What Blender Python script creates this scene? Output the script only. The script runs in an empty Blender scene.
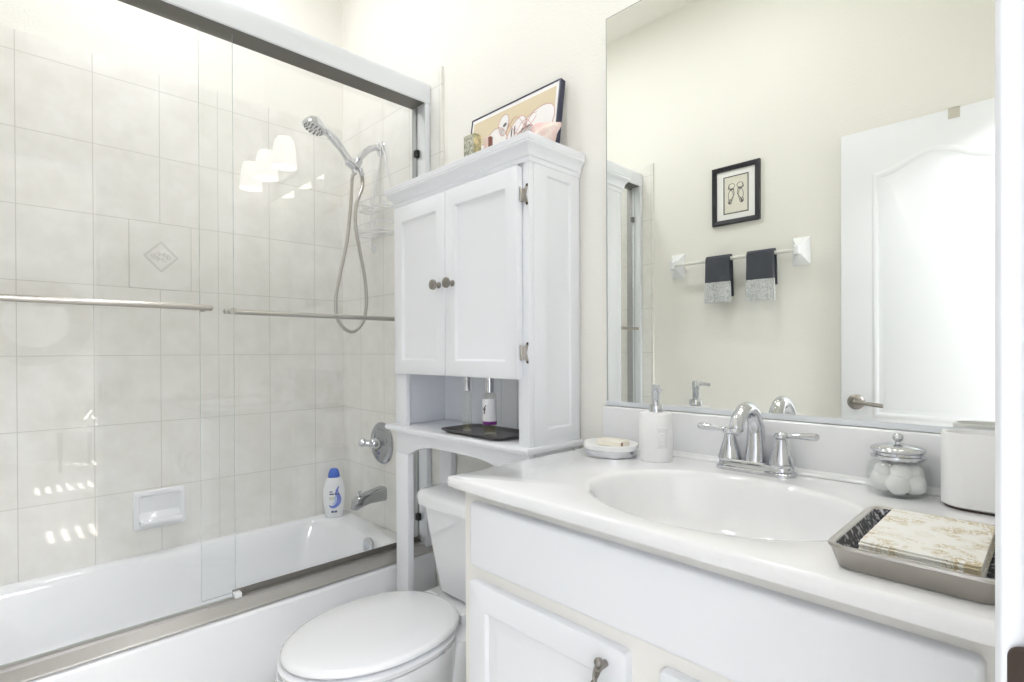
import bpy, bmesh, math, random
from mathutils import Vector, Matrix
random.seed(7)
SC = bpy.context.scene
COL = SC.collection
PI = math.pi

# ------------------------------------------------------------------ camera
cam_data = bpy.data.cameras.new('camera')
cam = bpy.data.objects.new('camera', cam_data)
COL.objects.link(cam)
SC.camera = cam
cam_data.sensor_fit = 'HORIZONTAL'
cam_data.sensor_width = 36.0
cam_data.lens = 18.669
cam_data.shift_y = 0.01231
cam_data.clip_start = 0.01
YAW, PITCH, ROLL = -0.799730, -0.004124, -0.003883
fw = Vector((math.sin(YAW) * math.cos(PITCH), math.cos(YAW) * math.cos(PITCH), math.sin(PITCH)))
rt = Vector((math.cos(YAW), -math.sin(YAW), 0))
up = rt.cross(fw)
r2 = rt * math.cos(ROLL) + up * math.sin(ROLL)
u2 = -rt * math.sin(ROLL) + up * math.cos(ROLL)
cam.matrix_world = Matrix(((r2.x, u2.x, -fw.x, 0.0), (r2.y, u2.y, -fw.y, 0.0), (r2.z, u2.z, -fw.z, 1.12), (0, 0, 0, 1)))

# ------------------------------------------------------------------ world, sun, exposure
world = bpy.data.worlds.new('daylight')
SC.world = world
world.use_nodes = True
wbg = world.node_tree.nodes['Background']
wbg.inputs[0].default_value = (0.80, 0.88, 1.0, 1)
wbg.inputs[1].default_value = 1.5
sun_d = bpy.data.lights.new('sun', 'SUN')
sun_d.energy = 60.0
sun_d.angle = 0.006
sun_d.color = (1.0, 0.97, 0.92)
sun = bpy.data.objects.new('sun', sun_d)
sun.rotation_euler = Vector((0.0, -1.0, -1.14)).to_track_quat('-Z', 'Y').to_euler()
sun.location = (2.0, 6.0, 6.0)
COL.objects.link(sun)

def area(name, loc, direction, w, h, power, color=(1, 1, 1), shape='RECTANGLE'):
    d = bpy.data.lights.new(name, 'AREA')
    d.shape = shape
    d.size = w
    d.size_y = h
    d.energy = power
    d.color = color
    o = bpy.data.objects.new(name, d)
    o.location = loc
    o.rotation_euler = Vector(direction).to_track_quat('-Z', 'Y').to_euler()
    COL.objects.link(o)
    return o

CEILING_FILLS = ((-0.98, 0.44), (-2.00, 0.47))
for (cx_, cy_), pw in zip(CEILING_FILLS, (7.0, 10.5)):
    area('ceiling_fill_lamp', (cx_, cy_, 3.026), (0, 0, -1), 0.17, 0.17, pw, (0.95, 0.96, 1.0), 'DISK')  # unseen fill lamps, added to brighten the tub and toilet area
area('hall_ceiling_fill', (1.30, 0.20, 2.57), (0, 0, -1), 0.7, 1.0, 130.0, (0.90, 0.93, 1.0))  # added fill: hall brightness spilling in through the doorway
area('hall_side_fill', (2.05, -1.36, 1.30), (0, 1, 0), 1.7, 1.7, 24.0, (0.88, 0.92, 1.0))  # added fill lamp, made up as daylight from the side of the hall
SC.view_settings.view_transform = 'Standard'
SC.view_settings.look = 'None'
SC.view_settings.gamma = 1.0
SC.view_settings.use_curve_mapping = False
SC.view_settings.exposure = -0.30
SC.cycles.diffuse_bounces = 8
SC.cycles.glossy_bounces = 6
SC.cycles.transparent_max_bounces = 24
SC.cycles.max_bounces = 16
GLOBE_STRENGTH = 3.6

# ------------------------------------------------------------------ materials
def mat(name, color, rough=0.5, metal=0.0, spec=0.5, coat=0.0):
    m = bpy.data.materials.new(name)
    m.use_nodes = True
    b = m.node_tree.nodes['Principled BSDF']
    b.inputs['Base Color'].default_value = (*color, 1)
    b.inputs['Roughness'].default_value = rough
    b.inputs['Metallic'].default_value = metal
    b.inputs['Specular IOR Level'].default_value = spec
    b.inputs['Coat Weight'].default_value = coat
    return m

def nd(m, t, **kw):
    n = m.node_tree.nodes.new(t)
    for k, v in kw.items():
        setattr(n, k, v)
    return n

def lk(m, a, b):
    m.node_tree.links.new(a, b)

def add_bump(m, scale, strength, dist=0.002, detail=3.0, kind='noise'):
    b = m.node_tree.nodes['Principled BSDF']
    tc = nd(m, 'ShaderNodeTexCoord')
    n = nd(m, 'ShaderNodeTexNoise')
    n.inputs['Scale'].default_value = scale
    n.inputs['Detail'].default_value = detail
    bp = nd(m, 'ShaderNodeBump')
    bp.inputs['Strength'].default_value = strength
    bp.inputs['Distance'].default_value = dist
    lk(m, tc.outputs['Object'], n.inputs['Vector'])
    lk(m, n.outputs[0], bp.inputs['Height'])
    lk(m, bp.outputs[0], b.inputs['Normal'])

def add_mottle(m, c1, c2, scale, detail=6.0, lo=0.35, hi=0.65, rough=0.6, lac=2.0):
    b = m.node_tree.nodes['Principled BSDF']
    tc = nd(m, 'ShaderNodeTexCoord')
    n = nd(m, 'ShaderNodeTexNoise')
    n.inputs['Scale'].default_value = scale
    n.inputs['Detail'].default_value = detail
    n.inputs['Roughness'].default_value = rough
    r = nd(m, 'ShaderNodeValToRGB')
    r.color_ramp.elements[0].position = lo
    r.color_ramp.elements[0].color = (*c1, 1)
    r.color_ramp.elements[1].position = hi
    r.color_ramp.elements[1].color = (*c2, 1)
    lk(m, tc.outputs['Object'], n.inputs['Vector'])
    lk(m, n.outputs[0], r.inputs[0])
    lk(m, r.outputs[0], b.inputs['Base Color'])
    return r

WALL = mat('wall_paint', (0.85, 0.838, 0.79), 0.75, spec=0.3)
add_bump(WALL, 130, 0.35, 0.003)
CEIL = mat('ceiling_paint', (0.88, 0.87, 0.83), 0.85, spec=0.2)
WHITE = mat('white_lacquer', (0.835, 0.85, 0.885), 0.32)
CREAMWHITE = mat('vanity_paint', (0.88, 0.865, 0.83), 0.38)
PANELWHITE = mat('vanity_panel_white', (0.84, 0.855, 0.89), 0.35)
TRIM = mat('trim_paint', (0.84, 0.855, 0.885), 0.4)
PORC = mat('porcelain', (0.85, 0.86, 0.885), 0.08, coat=0.5)
TUBM = mat('tub_enamel', (0.86, 0.87, 0.89), 0.12, coat=0.4)
MARBLE = mat('cultured_marble', (0.88, 0.875, 0.87), 0.12, coat=0.6)
add_mottle(MARBLE, (0.845, 0.848, 0.86), (0.885, 0.888, 0.90), 5.0)
CHROME = mat('chrome', (0.64, 0.65, 0.68), 0.07, 1.0)
DULLCHROME = mat('dull_chrome', (0.42, 0.43, 0.45), 0.12, 1.0)
BRUSHED = mat('brushed_nickel', (0.50, 0.475, 0.44), 0.28, 1.0)
PEWTER = mat('pewter', (0.33, 0.31, 0.285), 0.35, 1.0)
ALU = mat('satin_aluminium', (0.76, 0.785, 0.82), 0.35, 0.3)
ALUDARK = mat('channel_grey', (0.17, 0.16, 0.145), 0.45, 0.4)
SILL = mat('sill_aluminium', (0.50, 0.485, 0.47), 0.36, 0.8)
BRONZE = mat('dark_bronze', (0.10, 0.075, 0.065), 0.35, 0.8)
BLACK = mat('black_frame', (0.018, 0.018, 0.025), 0.35)
NAVY = mat('navy_frame', (0.02, 0.025, 0.06), 0.3)
RUBBER = mat('black_rubber', (0.02, 0.02, 0.02), 0.6)
MATW = mat('white_mat_board', (0.86, 0.86, 0.85), 0.8)
CREAM = mat('cream_paper', (0.70, 0.61, 0.43), 0.8)
PALECREAM = mat('pale_paper', (0.78, 0.76, 0.66), 0.8)
INK = mat('ink_grey', (0.14, 0.14, 0.14), 0.8)
PINKLINE = mat('rose_ink', (0.62, 0.34, 0.32), 0.8)
PAPERWHITE = mat('white_paint_shape', (0.86, 0.84, 0.83), 0.8)
GREYTOWEL = mat('charcoal_terry', (0.085, 0.09, 0.105), 0.95, spec=0.1)
add_bump(GREYTOWEL, 900, 0.6, 0.003)
BAND = mat('towel_band', (0.52, 0.54, 0.54), 0.9, spec=0.1)
add_mottle(BAND, (0.36, 0.38, 0.39), (0.66, 0.67, 0.66), 160, lo=0.4, hi=0.6)
BLUECAP = mat('blue_cap', (0.02, 0.11, 0.56), 0.3)
BOTTLEW = mat('white_bottle_plastic', (0.85, 0.86, 0.87), 0.3)
LABELBLUE = mat('label_blue', (0.16, 0.22, 0.68), 0.4)
LABELDARK = mat('label_dark_blue', (0.02, 0.03, 0.16), 0.4)
LABELLIGHT = mat('label_light_blue', (0.45, 0.58, 0.85), 0.4)
LABELGREEN = mat('label_olive', (0.45, 0.48, 0.22), 0.4)
LABELW = mat('white_label', (0.84, 0.84, 0.86), 0.5)
PURPLE = mat('purple_band', (0.17, 0.02, 0.20), 0.5)
GRAPE = mat('dark_grape', (0.05, 0.01, 0.03), 0.5)
SOAP = mat('cream_soap', (0.84, 0.80, 0.70), 0.45)
BROWN = mat('brown_mark', (0.25, 0.10, 0.06), 0.6)
CERAMIC = mat('matte_ceramic', (0.86, 0.86, 0.865), 0.35)
TRAYDARK = mat('dark_tray', (0.11, 0.10, 0.10), 0.35, 0.5)
COTTON = mat('cotton', (0.87, 0.87, 0.86), 0.95, spec=0.1)
CLEARPL = mat('frosted_plastic', (0.84, 0.85, 0.86), 0.25)
GROUT = mat('grout', (0.56, 0.54, 0.50), 0.85)
DECOGREY = mat('deco_line', (0.50, 0.49, 0.47), 0.6)
GOLD = mat('gilt_box', (0.55, 0.46, 0.22), 0.5)
add_mottle(GOLD, (0.30, 0.29, 0.16), (0.72, 0.62, 0.34), 70, lo=0.42, hi=0.6)
GREYPRINT = mat('grey_print', (0.36, 0.37, 0.30), 0.6)
add_mottle(GREYPRINT, (0.22, 0.24, 0.18), (0.60, 0.58, 0.48), 90, lo=0.42, hi=0.58)
PINKBOX = mat('blush_card', (0.80, 0.62, 0.56), 0.6)
MAROON = mat('maroon_card', (0.22, 0.09, 0.07), 0.6)
SHELL = mat('conch_shell', (0.85, 0.72, 0.68), 0.35)
add_mottle(SHELL, (0.82, 0.58, 0.56), (0.88, 0.82, 0.72), 22, lo=0.4, hi=0.6)
SHELLIN = mat('shell_lip', (0.80, 0.66, 0.52), 0.35)
FLOORM = mat('floor_tile', (0.62, 0.60, 0.56), 0.35)
add_mottle(FLOORM, (0.55, 0.53, 0.49), (0.68, 0.66, 0.62), 6)
HALLWALL = mat('hall_paint', (0.82, 0.82, 0.82), 0.8, spec=0.2)
HALLFLOOR = mat('hall_carpet', (0.55, 0.52, 0.47), 0.95, spec=0.1)
CHAIRM = mat('chair_linen', (0.70, 0.68, 0.63), 0.9, spec=0.1)
WOODD = mat('dark_wood', (0.10, 0.06, 0.04), 0.5)
GLOBE = bpy.data.materials.new('lit_opal_glass')
GLOBE.use_nodes = True
_b = GLOBE.node_tree.nodes['Principled BSDF']
_b.inputs['Base Color'].default_value = (0.9, 0.9, 0.9, 1)
_b.inputs['Emission Color'].default_value = (1.0, 0.98, 0.95, 1)
_b.inputs['Emission Strength'].default_value = GLOBE_STRENGTH

def glass(name, tint, ior=1.5, rough=0.0, gcol=(1, 1, 1)):
    """thin pane: straight-through light plus Fresnel reflection on both faces"""
    m = bpy.data.materials.new(name)
    m.use_nodes = True
    nt = m.node_tree
    nt.nodes.remove(nt.nodes['Principled BSDF'])
    out = nt.nodes['Material Output']
    geo = nd(m, 'ShaderNodeNewGeometry')
    mp = nd(m, 'ShaderNodeMapRange')
    mp.inputs['To Min'].default_value = ior
    mp.inputs['To Max'].default_value = 1.0 / ior
    fr = nd(m, 'ShaderNodeFresnel')
    tr = nd(m, 'ShaderNodeBsdfTransparent')
    tr.inputs[0].default_value = (*tint, 1)
    gl = nd(m, 'ShaderNodeBsdfGlossy')
    gl.inputs['Roughness'].default_value = rough
    gl.inputs[0].default_value = (*gcol, 1)
    mx = nd(m, 'ShaderNodeMixShader')
    lk(m, geo.outputs['Backfacing'], mp.inputs[0])
    lk(m, mp.outputs[0], fr.inputs[0])
    lk(m, fr.outputs[0], mx.inputs[0])
    lk(m, tr.outputs[0], mx.inputs[1])
    lk(m, gl.outputs[0], mx.inputs[2])
    lk(m, mx.outputs[0], out.inputs[0])
    return m

PANE = glass('clear_pane', (0.99, 0.993, 0.993), 1.5)
GLASSEDGE = mat('pane_edge', (0.50, 0.56, 0.54), 0.15)
BOTTLEG = glass('bottle_glass', (0.945, 0.95, 0.925), 1.5)
JARG = glass('jar_glass', (0.975, 0.982, 0.98), 1.5)
LIQUID = glass('pale_liquid', (0.95, 0.93, 0.82), 1.15)
ACRYLIC = glass('clear_acrylic', (0.90, 0.92, 0.92), 1.6)
MIRRORM = mat('mirror_silver', (0.905, 0.92, 0.885), 0.0, 1.0)

def tile_mat(name, ax_u, ax_v):
    m = mat(name, (0.7, 0.68, 0.62), 0.28)
    b = m.node_tree.nodes['Principled BSDF']
    tc = nd(m, 'ShaderNodeTexCoord')
    sp = nd(m, 'ShaderNodeSeparateXYZ')
    cb = nd(m, 'ShaderNodeCombineXYZ')
    br = nd(m, 'ShaderNodeTexBrick')
    br.offset = 0.0
    br.squash = 1.0
    br.inputs['Scale'].default_value = 1.0
    br.inputs['Brick Width'].default_value = 0.207
    br.inputs['Row Height'].default_value = 0.2585
    br.inputs['Mortar Size'].default_value = 0.0013
    br.inputs['Mortar Smooth'].default_value = 0.15
    br.inputs['Mortar'].default_value = (0.60, 0.59, 0.55, 1)
    n = nd(m, 'ShaderNodeTexNoise')
    n.inputs['Scale'].default_value = 9.0
    n.inputs['Detail'].default_value = 9.0
    n.inputs['Roughness'].default_value = 0.68
    r = nd(m, 'ShaderNodeValToRGB')
    r.color_ramp.elements[0].position = 0.33
    r.color_ramp.elements[0].color = (0.77, 0.757, 0.71, 1)
    r.color_ramp.elements[1].position = 0.66
    r.color_ramp.elements[1].color = (0.865, 0.855, 0.825, 1)
    lk(m, tc.outputs['Object'], sp.inputs[0])
    lk(m, sp.outputs[ax_u], cb.inputs[0])
    lk(m, sp.outputs[ax_v], cb.inputs[1])
    lk(m, cb.outputs[0], br.inputs['Vector'])
    lk(m, tc.outputs['Object'], n.inputs['Vector'])
    lk(m, n.outputs[0], r.inputs[0])
    lk(m, r.outputs[0], br.inputs['Color1'])
    lk(m, r.outputs[0], br.inputs['Color2'])
    lk(m, br.outputs['Color'], b.inputs['Base Color'])
    bp = nd(m, 'ShaderNodeBump')
    bp.inputs['Strength'].default_value = 0.5
    bp.inputs['Distance'].default_value = 0.001
    bp.invert = True
    lk(m, br.outputs['Fac'], bp.inputs['Height'])
    lk(m, bp.outputs[0], b.inputs['Normal'])
    return m

TILE_YZ = tile_mat('shower_tile_far', 1, 2)
TILE_XZ = tile_mat('shower_tile_side', 0, 2)
TILEPLAIN = mat('tile_body', (0.74, 0.72, 0.665), 0.28)
add_mottle(TILEPLAIN, (0.77, 0.757, 0.71), (0.865, 0.855, 0.825), 9.0, detail=9.0, lo=0.33, hi=0.66, rough=0.68)

TOILE = mat('toile_paper', (0.86, 0.84, 0.78), 0.8)
def _toile():
    m = TOILE
    b = m.node_tree.nodes['Principled BSDF']
    tc = nd(m, 'ShaderNodeTexCoord')
    a = nd(m, 'ShaderNodeTexNoise')
    a.inputs['Scale'].default_value = 17.0
    a.inputs['Detail'].default_value = 2.0
    a.inputs['Distortion'].default_value = 1.5
    c = nd(m, 'ShaderNodeTexNoise')
    c.inputs['Scale'].default_value = 120.0
    c.inputs['Detail'].default_value = 4.0
    c.inputs['Distortion'].default_value = 2.2
    ra = nd(m, 'ShaderNodeValToRGB')
    ra.color_ramp.elements[0].position = 0.43
    ra.color_ramp.elements[1].position = 0.56
    rc = nd(m, 'ShaderNodeValToRGB')
    rc.color_ramp.elements[0].position = 0.46
    rc.color_ramp.elements[1].position = 0.52
    mu = nd(m, 'ShaderNodeMath', operation='MULTIPLY')
    mx = nd(m, 'ShaderNodeMix', data_type='RGBA')
    mx.inputs['A'].default_value = (0.87, 0.86, 0.82, 1)
    mx.inputs['B'].default_value = (0.60, 0.52, 0.35, 1)
    lk(m, tc.outputs['Object'], a.inputs['Vector'])
    lk(m, tc.outputs['Object'], c.inputs['Vector'])
    lk(m, a.outputs[0], ra.inputs[0])
    lk(m, c.outputs[0], rc.inputs[0])
    lk(m, ra.outputs[0], mu.inputs[0])
    lk(m, rc.outputs[0], mu.inputs[1])
    lk(m, mu.outputs[0], mx.inputs['Factor'])
    lk(m, mx.outputs['Result'], b.inputs['Base Color'])
_toile()

STUD = mat('tooled_grey_lining', (0.10, 0.105, 0.12), 0.35, 0.4)
add_mottle(STUD, (0.05, 0.055, 0.07), (0.62, 0.63, 0.66), 120, lo=0.50, hi=0.60, detail=2.0)

# ------------------------------------------------------------------ mesh helpers
BASE = {}

class MB:
    def __init__(self):
        self.v, self.f, self.mi = [], [], []
        self.cur = 0

    def mat(self, i):
        self.cur = i
        return self

    def add(self, verts, faces):
        n = len(self.v)
        self.v += [tuple(p) for p in verts]
        for fc in faces:
            self.f.append([n + i for i in fc])
            self.mi.append(self.cur)
        return self

    def box(self, x0, x1, y0, y1, z0, z1):
        x0, x1 = sorted((x0, x1)); y0, y1 = sorted((y0, y1)); z0, z1 = sorted((z0, z1))
        p = [(x0, y0, z0), (x1, y0, z0), (x1, y1, z0), (x0, y1, z0), (x0, y0, z1), (x1, y0, z1), (x1, y1, z1), (x0, y1, z1)]
        return self.add(p, [(0, 3, 2, 1), (4, 5, 6, 7), (0, 1, 5, 4), (1, 2, 6, 5), (2, 3, 7, 6), (3, 0, 4, 7)])

    def loft(self, loops, cap0=True, cap1=True, closed=True):
        n = len(loops[0])
        verts = [p for l in loops for p in l]
        faces = []
        for k in range(len(loops) - 1):
            a, b = k * n, (k + 1) * n
            for i in range(n if closed else n - 1):
                j = (i + 1) % n
                faces.append((a + i, a + j, b + j, b + i))
        if cap0:
            faces.append(tuple(range(n - 1, -1, -1)))
        if cap1:
            faces.append(tuple(range((len(loops) - 1) * n, len(loops) * n)))
        return self.add(verts, faces)

    def lathe(self, prof, c=(0, 0, 0), axis=(0, 0, 1), seg=28, sx=1.0, sy=1.0, cap0=True, cap1=True):
        ax = Vector(axis).normalized()
        q = Vector((0, 0, 1)).rotation_difference(ax)
        c = Vector(c)
        loops = []
        for r, z in prof:
            r = max(r, 1e-5)
            loops.append([c + q @ Vector((r * sx * math.cos(2 * PI * i / seg), r * sy * math.sin(2 * PI * i / seg), z)) for i in range(seg)])
        return self.loft(loops, cap0, cap1)

    def tube(self, pts, rad, seg=12, sx=1.0, cap=True):
        pts = [Vector(p) for p in pts]
        n = len(pts)
        rads = rad if isinstance(rad, (list, tuple)) else [rad] * n
        tan = []
        for i in range(n):
            t = pts[min(i + 1, n - 1)] - pts[max(i - 1, 0)]
            tan.append(t.normalized())
        ref = Vector((0, 0, 1)) if abs(tan[0].z) < 0.9 else Vector((1, 0, 0))
        nrm = (ref - tan[0] * ref.dot(tan[0])).normalized()
        loops = []
        for i in range(n):
            if i:
                q = tan[i - 1].rotation_difference(tan[i])
                nrm = q @ nrm
                nrm = (nrm - tan[i] * nrm.dot(tan[i])).normalized()
            bn = tan[i].cross(nrm)
            loops.append([pts[i] + (nrm * math.cos(2 * PI * k / seg) + bn * sx * math.sin(2 * PI * k / seg)) * rads[i] for k in range(seg)])
        return self.loft(loops, cap, cap)

    def prism(self, poly, fn0, fn1):
        """poly of (u,v) carried by fn0 and fn1 to the two end faces"""
        return self.loft([[fn0(u, v) for u, v in poly], [fn1(u, v) for u, v in poly]])

    def sphere(self, c, rx, ry=None, rz=None, seg=20, rings=12):
        ry = ry or rx
        rz = rz or rx
        loops = []
        for k in range(rings + 1):
            a = -PI / 2 + PI * k / rings
            rr = max(math.cos(a), 1e-4)
            loops.append([(c[0] + rx * rr * math.cos(2 * PI * i / seg), c[1] + ry * rr * math.sin(2 * PI * i / seg), c[2] + rz * math.sin(a)) for i in range(seg)])
        return self.loft(loops)

    def build(self, name, mats, parent=None, bevel=0.0, seg=2, angle=38, loc=None, smooth=True, bev_angle=30):
        bm = bmesh.new()
        vs = [bm.verts.new(p) for p in self.v]
        for fc, mi in zip(self.f, self.mi):
            try:
                f = bm.faces.new([vs[i] for i in fc])
                f.material_index = mi
            except ValueError:
                pass
        bmesh.ops.remove_doubles(bm, verts=bm.verts, dist=1e-5)
        bmesh.ops.recalc_face_normals(bm, faces=bm.faces)
        if bevel > 0:
            es = [e for e in bm.edges if len(e.link_faces) == 2 and e.calc_face_angle(0) > math.radians(bev_angle)]
            bmesh.ops.bevel(bm, geom=es, offset=bevel, segments=seg, affect='EDGES', profile=0.5, clamp_overlap=True)
        off = Vector(BASE[parent.name]) if parent else Vector(loc or (0, 0, 0))
        bmesh.ops.translate(bm, vec=-off, verts=bm.verts)
        me = bpy.data.meshes.new(name)
        bm.to_mesh(me)
        bm.free()
        for m in (mats if isinstance(mats, (list, tuple)) else [mats]):
            me.materials.append(m)
        if smooth:
            for p in me.polygons:
                p.use_smooth = True
            me.set_sharp_from_angle(angle=math.radians(angle))
        o = bpy.data.objects.new(name, me)
        COL.objects.link(o)
        if parent:
            o.parent = parent
        else:
            o.location = off
        BASE[o.name] = tuple(off)
        return o

def tag(o, label=None, cat=None, group=None, kind=None):
    if label: o['label'] = label
    if cat: o['category'] = cat
    if group: o['group'] = group
    if kind: o['kind'] = kind
    return o

def thing(name, label, cat, loc, group=None):
    o = bpy.data.objects.new(name, None)
    o.empty_display_size = 0.05
    COL.objects.link(o)
    o.location = loc
    BASE[o.name] = tuple(loc)
    return tag(o, label, cat, group)

def struct(o, label=None, cat='setting'):
    return tag(o, label, cat, None, 'structure')

def rrect(x0, x1, y0, y1, r, n=8):
    """rounded rectangle, counter-clockwise, 4*(n+1) points"""
    out = []
    for cx, cy, a0 in ((x1 - r, y1 - r, 0), (x0 + r, y1 - r, PI / 2), (x0 + r, y0 + r, PI), (x1 - r, y0 + r, 3 * PI / 2)):
        for i in range(n + 1):
            a = a0 + PI / 2 * i / n
            out.append((cx + r * math.cos(a), cy + r * math.sin(a)))
    return out

def at_z(loop, z):
    return [(x, y, z) for x, y in loop]

def curve(pts, n=8):
    """Catmull-Rom through the points"""
    P = [Vector(p) for p in pts]
    P = [P[0] * 2 - P[1]] + P + [P[-1] * 2 - P[-2]]
    out = []
    for i in range(1, len(P) - 2):
        for k in range(n):
            t = k / n
            a, b, c, d = P[i - 1], P[i], P[i + 1], P[i + 2]
            out.append(0.5 * ((2 * b) + (c - a) * t + (2 * a - 5 * b + 4 * c - d) * t * t + (3 * b - a - 3 * c + d) * t ** 3))
    out.append(P[-2])
    return out

def panel(mb, rects, fn, back=None):
    """nested rectangles (u0,u1,v0,v1,d) lofted from the outside in; fn(u,v,d) -> point"""
    loops = [[fn(u0, v0, d), fn(u1, v0, d), fn(u1, v1, d), fn(u0, v1, d)] for u0, u1, v0, v1, d in rects]
    if back is not None:
        u0, u1, v0, v1, d = rects[0]
        loops.insert(0, [fn(u0, v0, back), fn(u1, v0, back), fn(u1, v1, back), fn(u0, v1, back)])
    mb.loft(loops, back is not None, True)

# ------------------------------------------------------------------ room shell
D = 1.238          # vanity wall
YF = -0.291        # opposite wall
XL = -2.468        # wall behind the tub
XR = -0.012        # door wall
ZT = 3.04
struct(MB().box(-2.6, 0.11, YF - 0.12, D + 0.12, -0.06, 0.0).build('floor', FLOORM), 'pale tiled bathroom floor between toilet and vanity', 'floor')
struct(MB().box(-2.6, 0.11, YF - 0.12, D + 0.12, ZT, ZT + 0.06).build('ceiling', CEIL), 'high white bathroom ceiling', 'ceiling')
struct(MB().box(-2.6, 0.11, D, D + 0.12, 0, ZT).build('wall_back', WALL), 'cream wall carrying the mirror', 'wall')
struct(MB().box(-2.6, 0.11, YF - 0.12, YF, 0, ZT).build('wall_front', WALL), 'cream wall seen in the mirror with the towel bar', 'wall')
struct(MB().box(-2.6, XL, YF, D, 0, ZT).build('wall_left', WALL), 'cream wall above the tile behind the tub', 'wall')
JY0, JY1, JZ = -0.272, 0.392, 2.09
w = MB()
w.box(XR, 0.11, JY1 + 0.018, D, 0, ZT)
w.box(XR, 0.11, YF, JY0 - 0.014, 0, ZT)
w.box(XR, 0.11, JY0 - 0.014, JY1 + 0.018, JZ, ZT)
struct(w.build('wall_right', WALL, smooth=False), 'wall with the doorway beside the vanity', 'wall')

# shower wall tile (part of the setting)
t = MB().box(XL, -2.456, YF + 0.012, D - 0.012, 0.02, 2.213)
tile_left = struct(t.build('wall_tile_left', TILE_YZ, loc=(-2.456, 0.05 - 0.207 * 3, 0.335 - 0.2585 * 2), smooth=False), 'beige tiles behind the tub', 'tile')
t = MB().box(-2.456, -1.645, D - 0.012, D, 0.345, 2.213)
t.box(-1.69, -1.645, D - 0.012, D, 0.0, 0.345)
tb = struct(t.build('wall_tile_back', TILE_XZ, loc=(-1.645 - 0.207 * 5 - 0.012, D, 0.335 - 0.2585 * 2), smooth=False), 'beige tiles around the tub taps', 'tile')
t = MB().box(-2.456, -1.645, YF, YF + 0.012, 0.345, 2.213)
t.box(-1.69, -1.645, YF, YF + 0.012, 0.0, 0.345)
tf = struct(t.build('wall_tile_front', TILE_XZ, loc=(-1.645 - 0.207 * 5 - 0.012, YF, 0.335 - 0.2585 * 2), smooth=False), 'beige tiles at the foot end of the tub', 'tile')

# decorated tile with a diamond
dx = -2.456
d = MB()
d.box(dx, dx + 0.0008, 0.3625, 0.5715, 1.3675, 1.6285)
deco_g = d.build('grout_joint', GROUT, tile_left, smooth=False)
d = MB().box(dx, dx + 0.0016, 0.3645, 0.5695, 1.3695, 1.6265)
deco = d.build('decor_tile', TILEPLAIN, tile_left, bevel=0.0005, seg=1)
def diamond_ring(mb, cy, cz, hy, hz, wd, x):
    o = [(cy - hy, cz), (cy, cz - hz), (cy + hy, cz), (cy, cz + hz)]
    i = [(cy - hy + wd * 1.4, cz), (cy, cz - hz + wd * 1.4), (cy + hy - wd * 1.4, cz), (cy, cz + hz - wd * 1.4)]
    mb.loft([[(x - 0.0006, a, b) for a, b in o], [(x, a, b) for a, b in o], [(x, a, b) for a, b in i], [(x - 0.0006, a, b) for a, b in i]], False, False)
dr = MB()
diamond_ring(dr, 0.467, 1.496, 0.058, 0.060, 0.0022, dx + 0.0024)
diamond_ring(dr, 0.467, 1.496, 0.050, 0.052, 0.0008, dx + 0.0022)
dr.build('diamond_border', DECOGREY, tile_left, smooth=False)
dr = MB()
for s in (-1, 1):
    for q in (-1, 1):
        pts = [(dx + 0.002, 0.467 + s * (0.004 + 0.028 * k / 10) + q * 0.003 * math.sin(k), 1.496 + q * (0.004 + 0.014 * math.sin(k * 0.62))) for k in range(11)]
        dr.tube(pts, 0.0009, 6)
dr.tube([(dx + 0.002, 0.467 + 0.011 * math.cos(k * PI / 8), 1.496 + 0.011 * math.sin(k * PI / 8)) for k in range(17)], 0.0008, 6)
dr.build('scroll_motif', DECOGREY, tile_left)

# baseboards
struct(MB().box(-1.64, -0.9, D - 0.014, D, 0, 0.09).build('baseboard_back', TRIM, bevel=0.004), 'white baseboard behind the toilet', 'baseboard')
struct(MB().box(-1.64, -0.70, YF, YF + 0.014, 0, 0.09).build('baseboard_front', TRIM, bevel=0.004), 'white baseboard on the towel wall', 'baseboard')

# door casing and jambs (trim)
c = MB()
prof = [(JY1, 0.0), (JY1, -0.010), (JY1 + 0.006, -0.013), (JY1 + 0.030, -0.010), (JY1 + 0.048, -0.014), (JY1 + 0.055, -0.012), (JY1 + 0.055, 0.0)]
c.prism(prof, lambda y, x: (XR + x, y + 0.004, 0.0), lambda y, x: (XR + x, y + 0.004, JZ + 0.06))
struct(c.build('trim_1', TRIM, bevel=0.0012), 'white moulded casing beside the countertop', 'casing')
c = MB().box(XR, 0.11, JY1, JY1 + 0.018, 0, JZ).box(0.03, 0.045, JY1 - 0.010, JY1, 0, JZ - 0.0)
c.box(XR, 0.11, JY0 - 0.014, JY0, 0, JZ)
c.box(XR, 0.11, JY0, JY1, JZ - 0.014, JZ)
jamb = struct(c.build('trim_2', TRIM, bevel=0.0015), 'white door jamb at the right edge', 'door jamb')
sp = MB()
sp.loft([[(p, JY1 - 0.0022 + 6.0 * max(0.0, -0.010 - p) ** 1.5, q) for p, q in rrect(-0.0196, 0.026, 0.865, 0.962, 0.010, 8)], [(p, JY1 - 0.0002 + 6.0 * max(0.0, -0.010 - p) ** 1.5, q) for p, q in rrect(-0.0196, 0.026, 0.865, 0.962, 0.010, 8)]])
strike = sp.build('strike_plate', BRONZE, jamb, bevel=0.0006)
strike['label'] = 'dark bronze strike plate on the door jamb'

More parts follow.
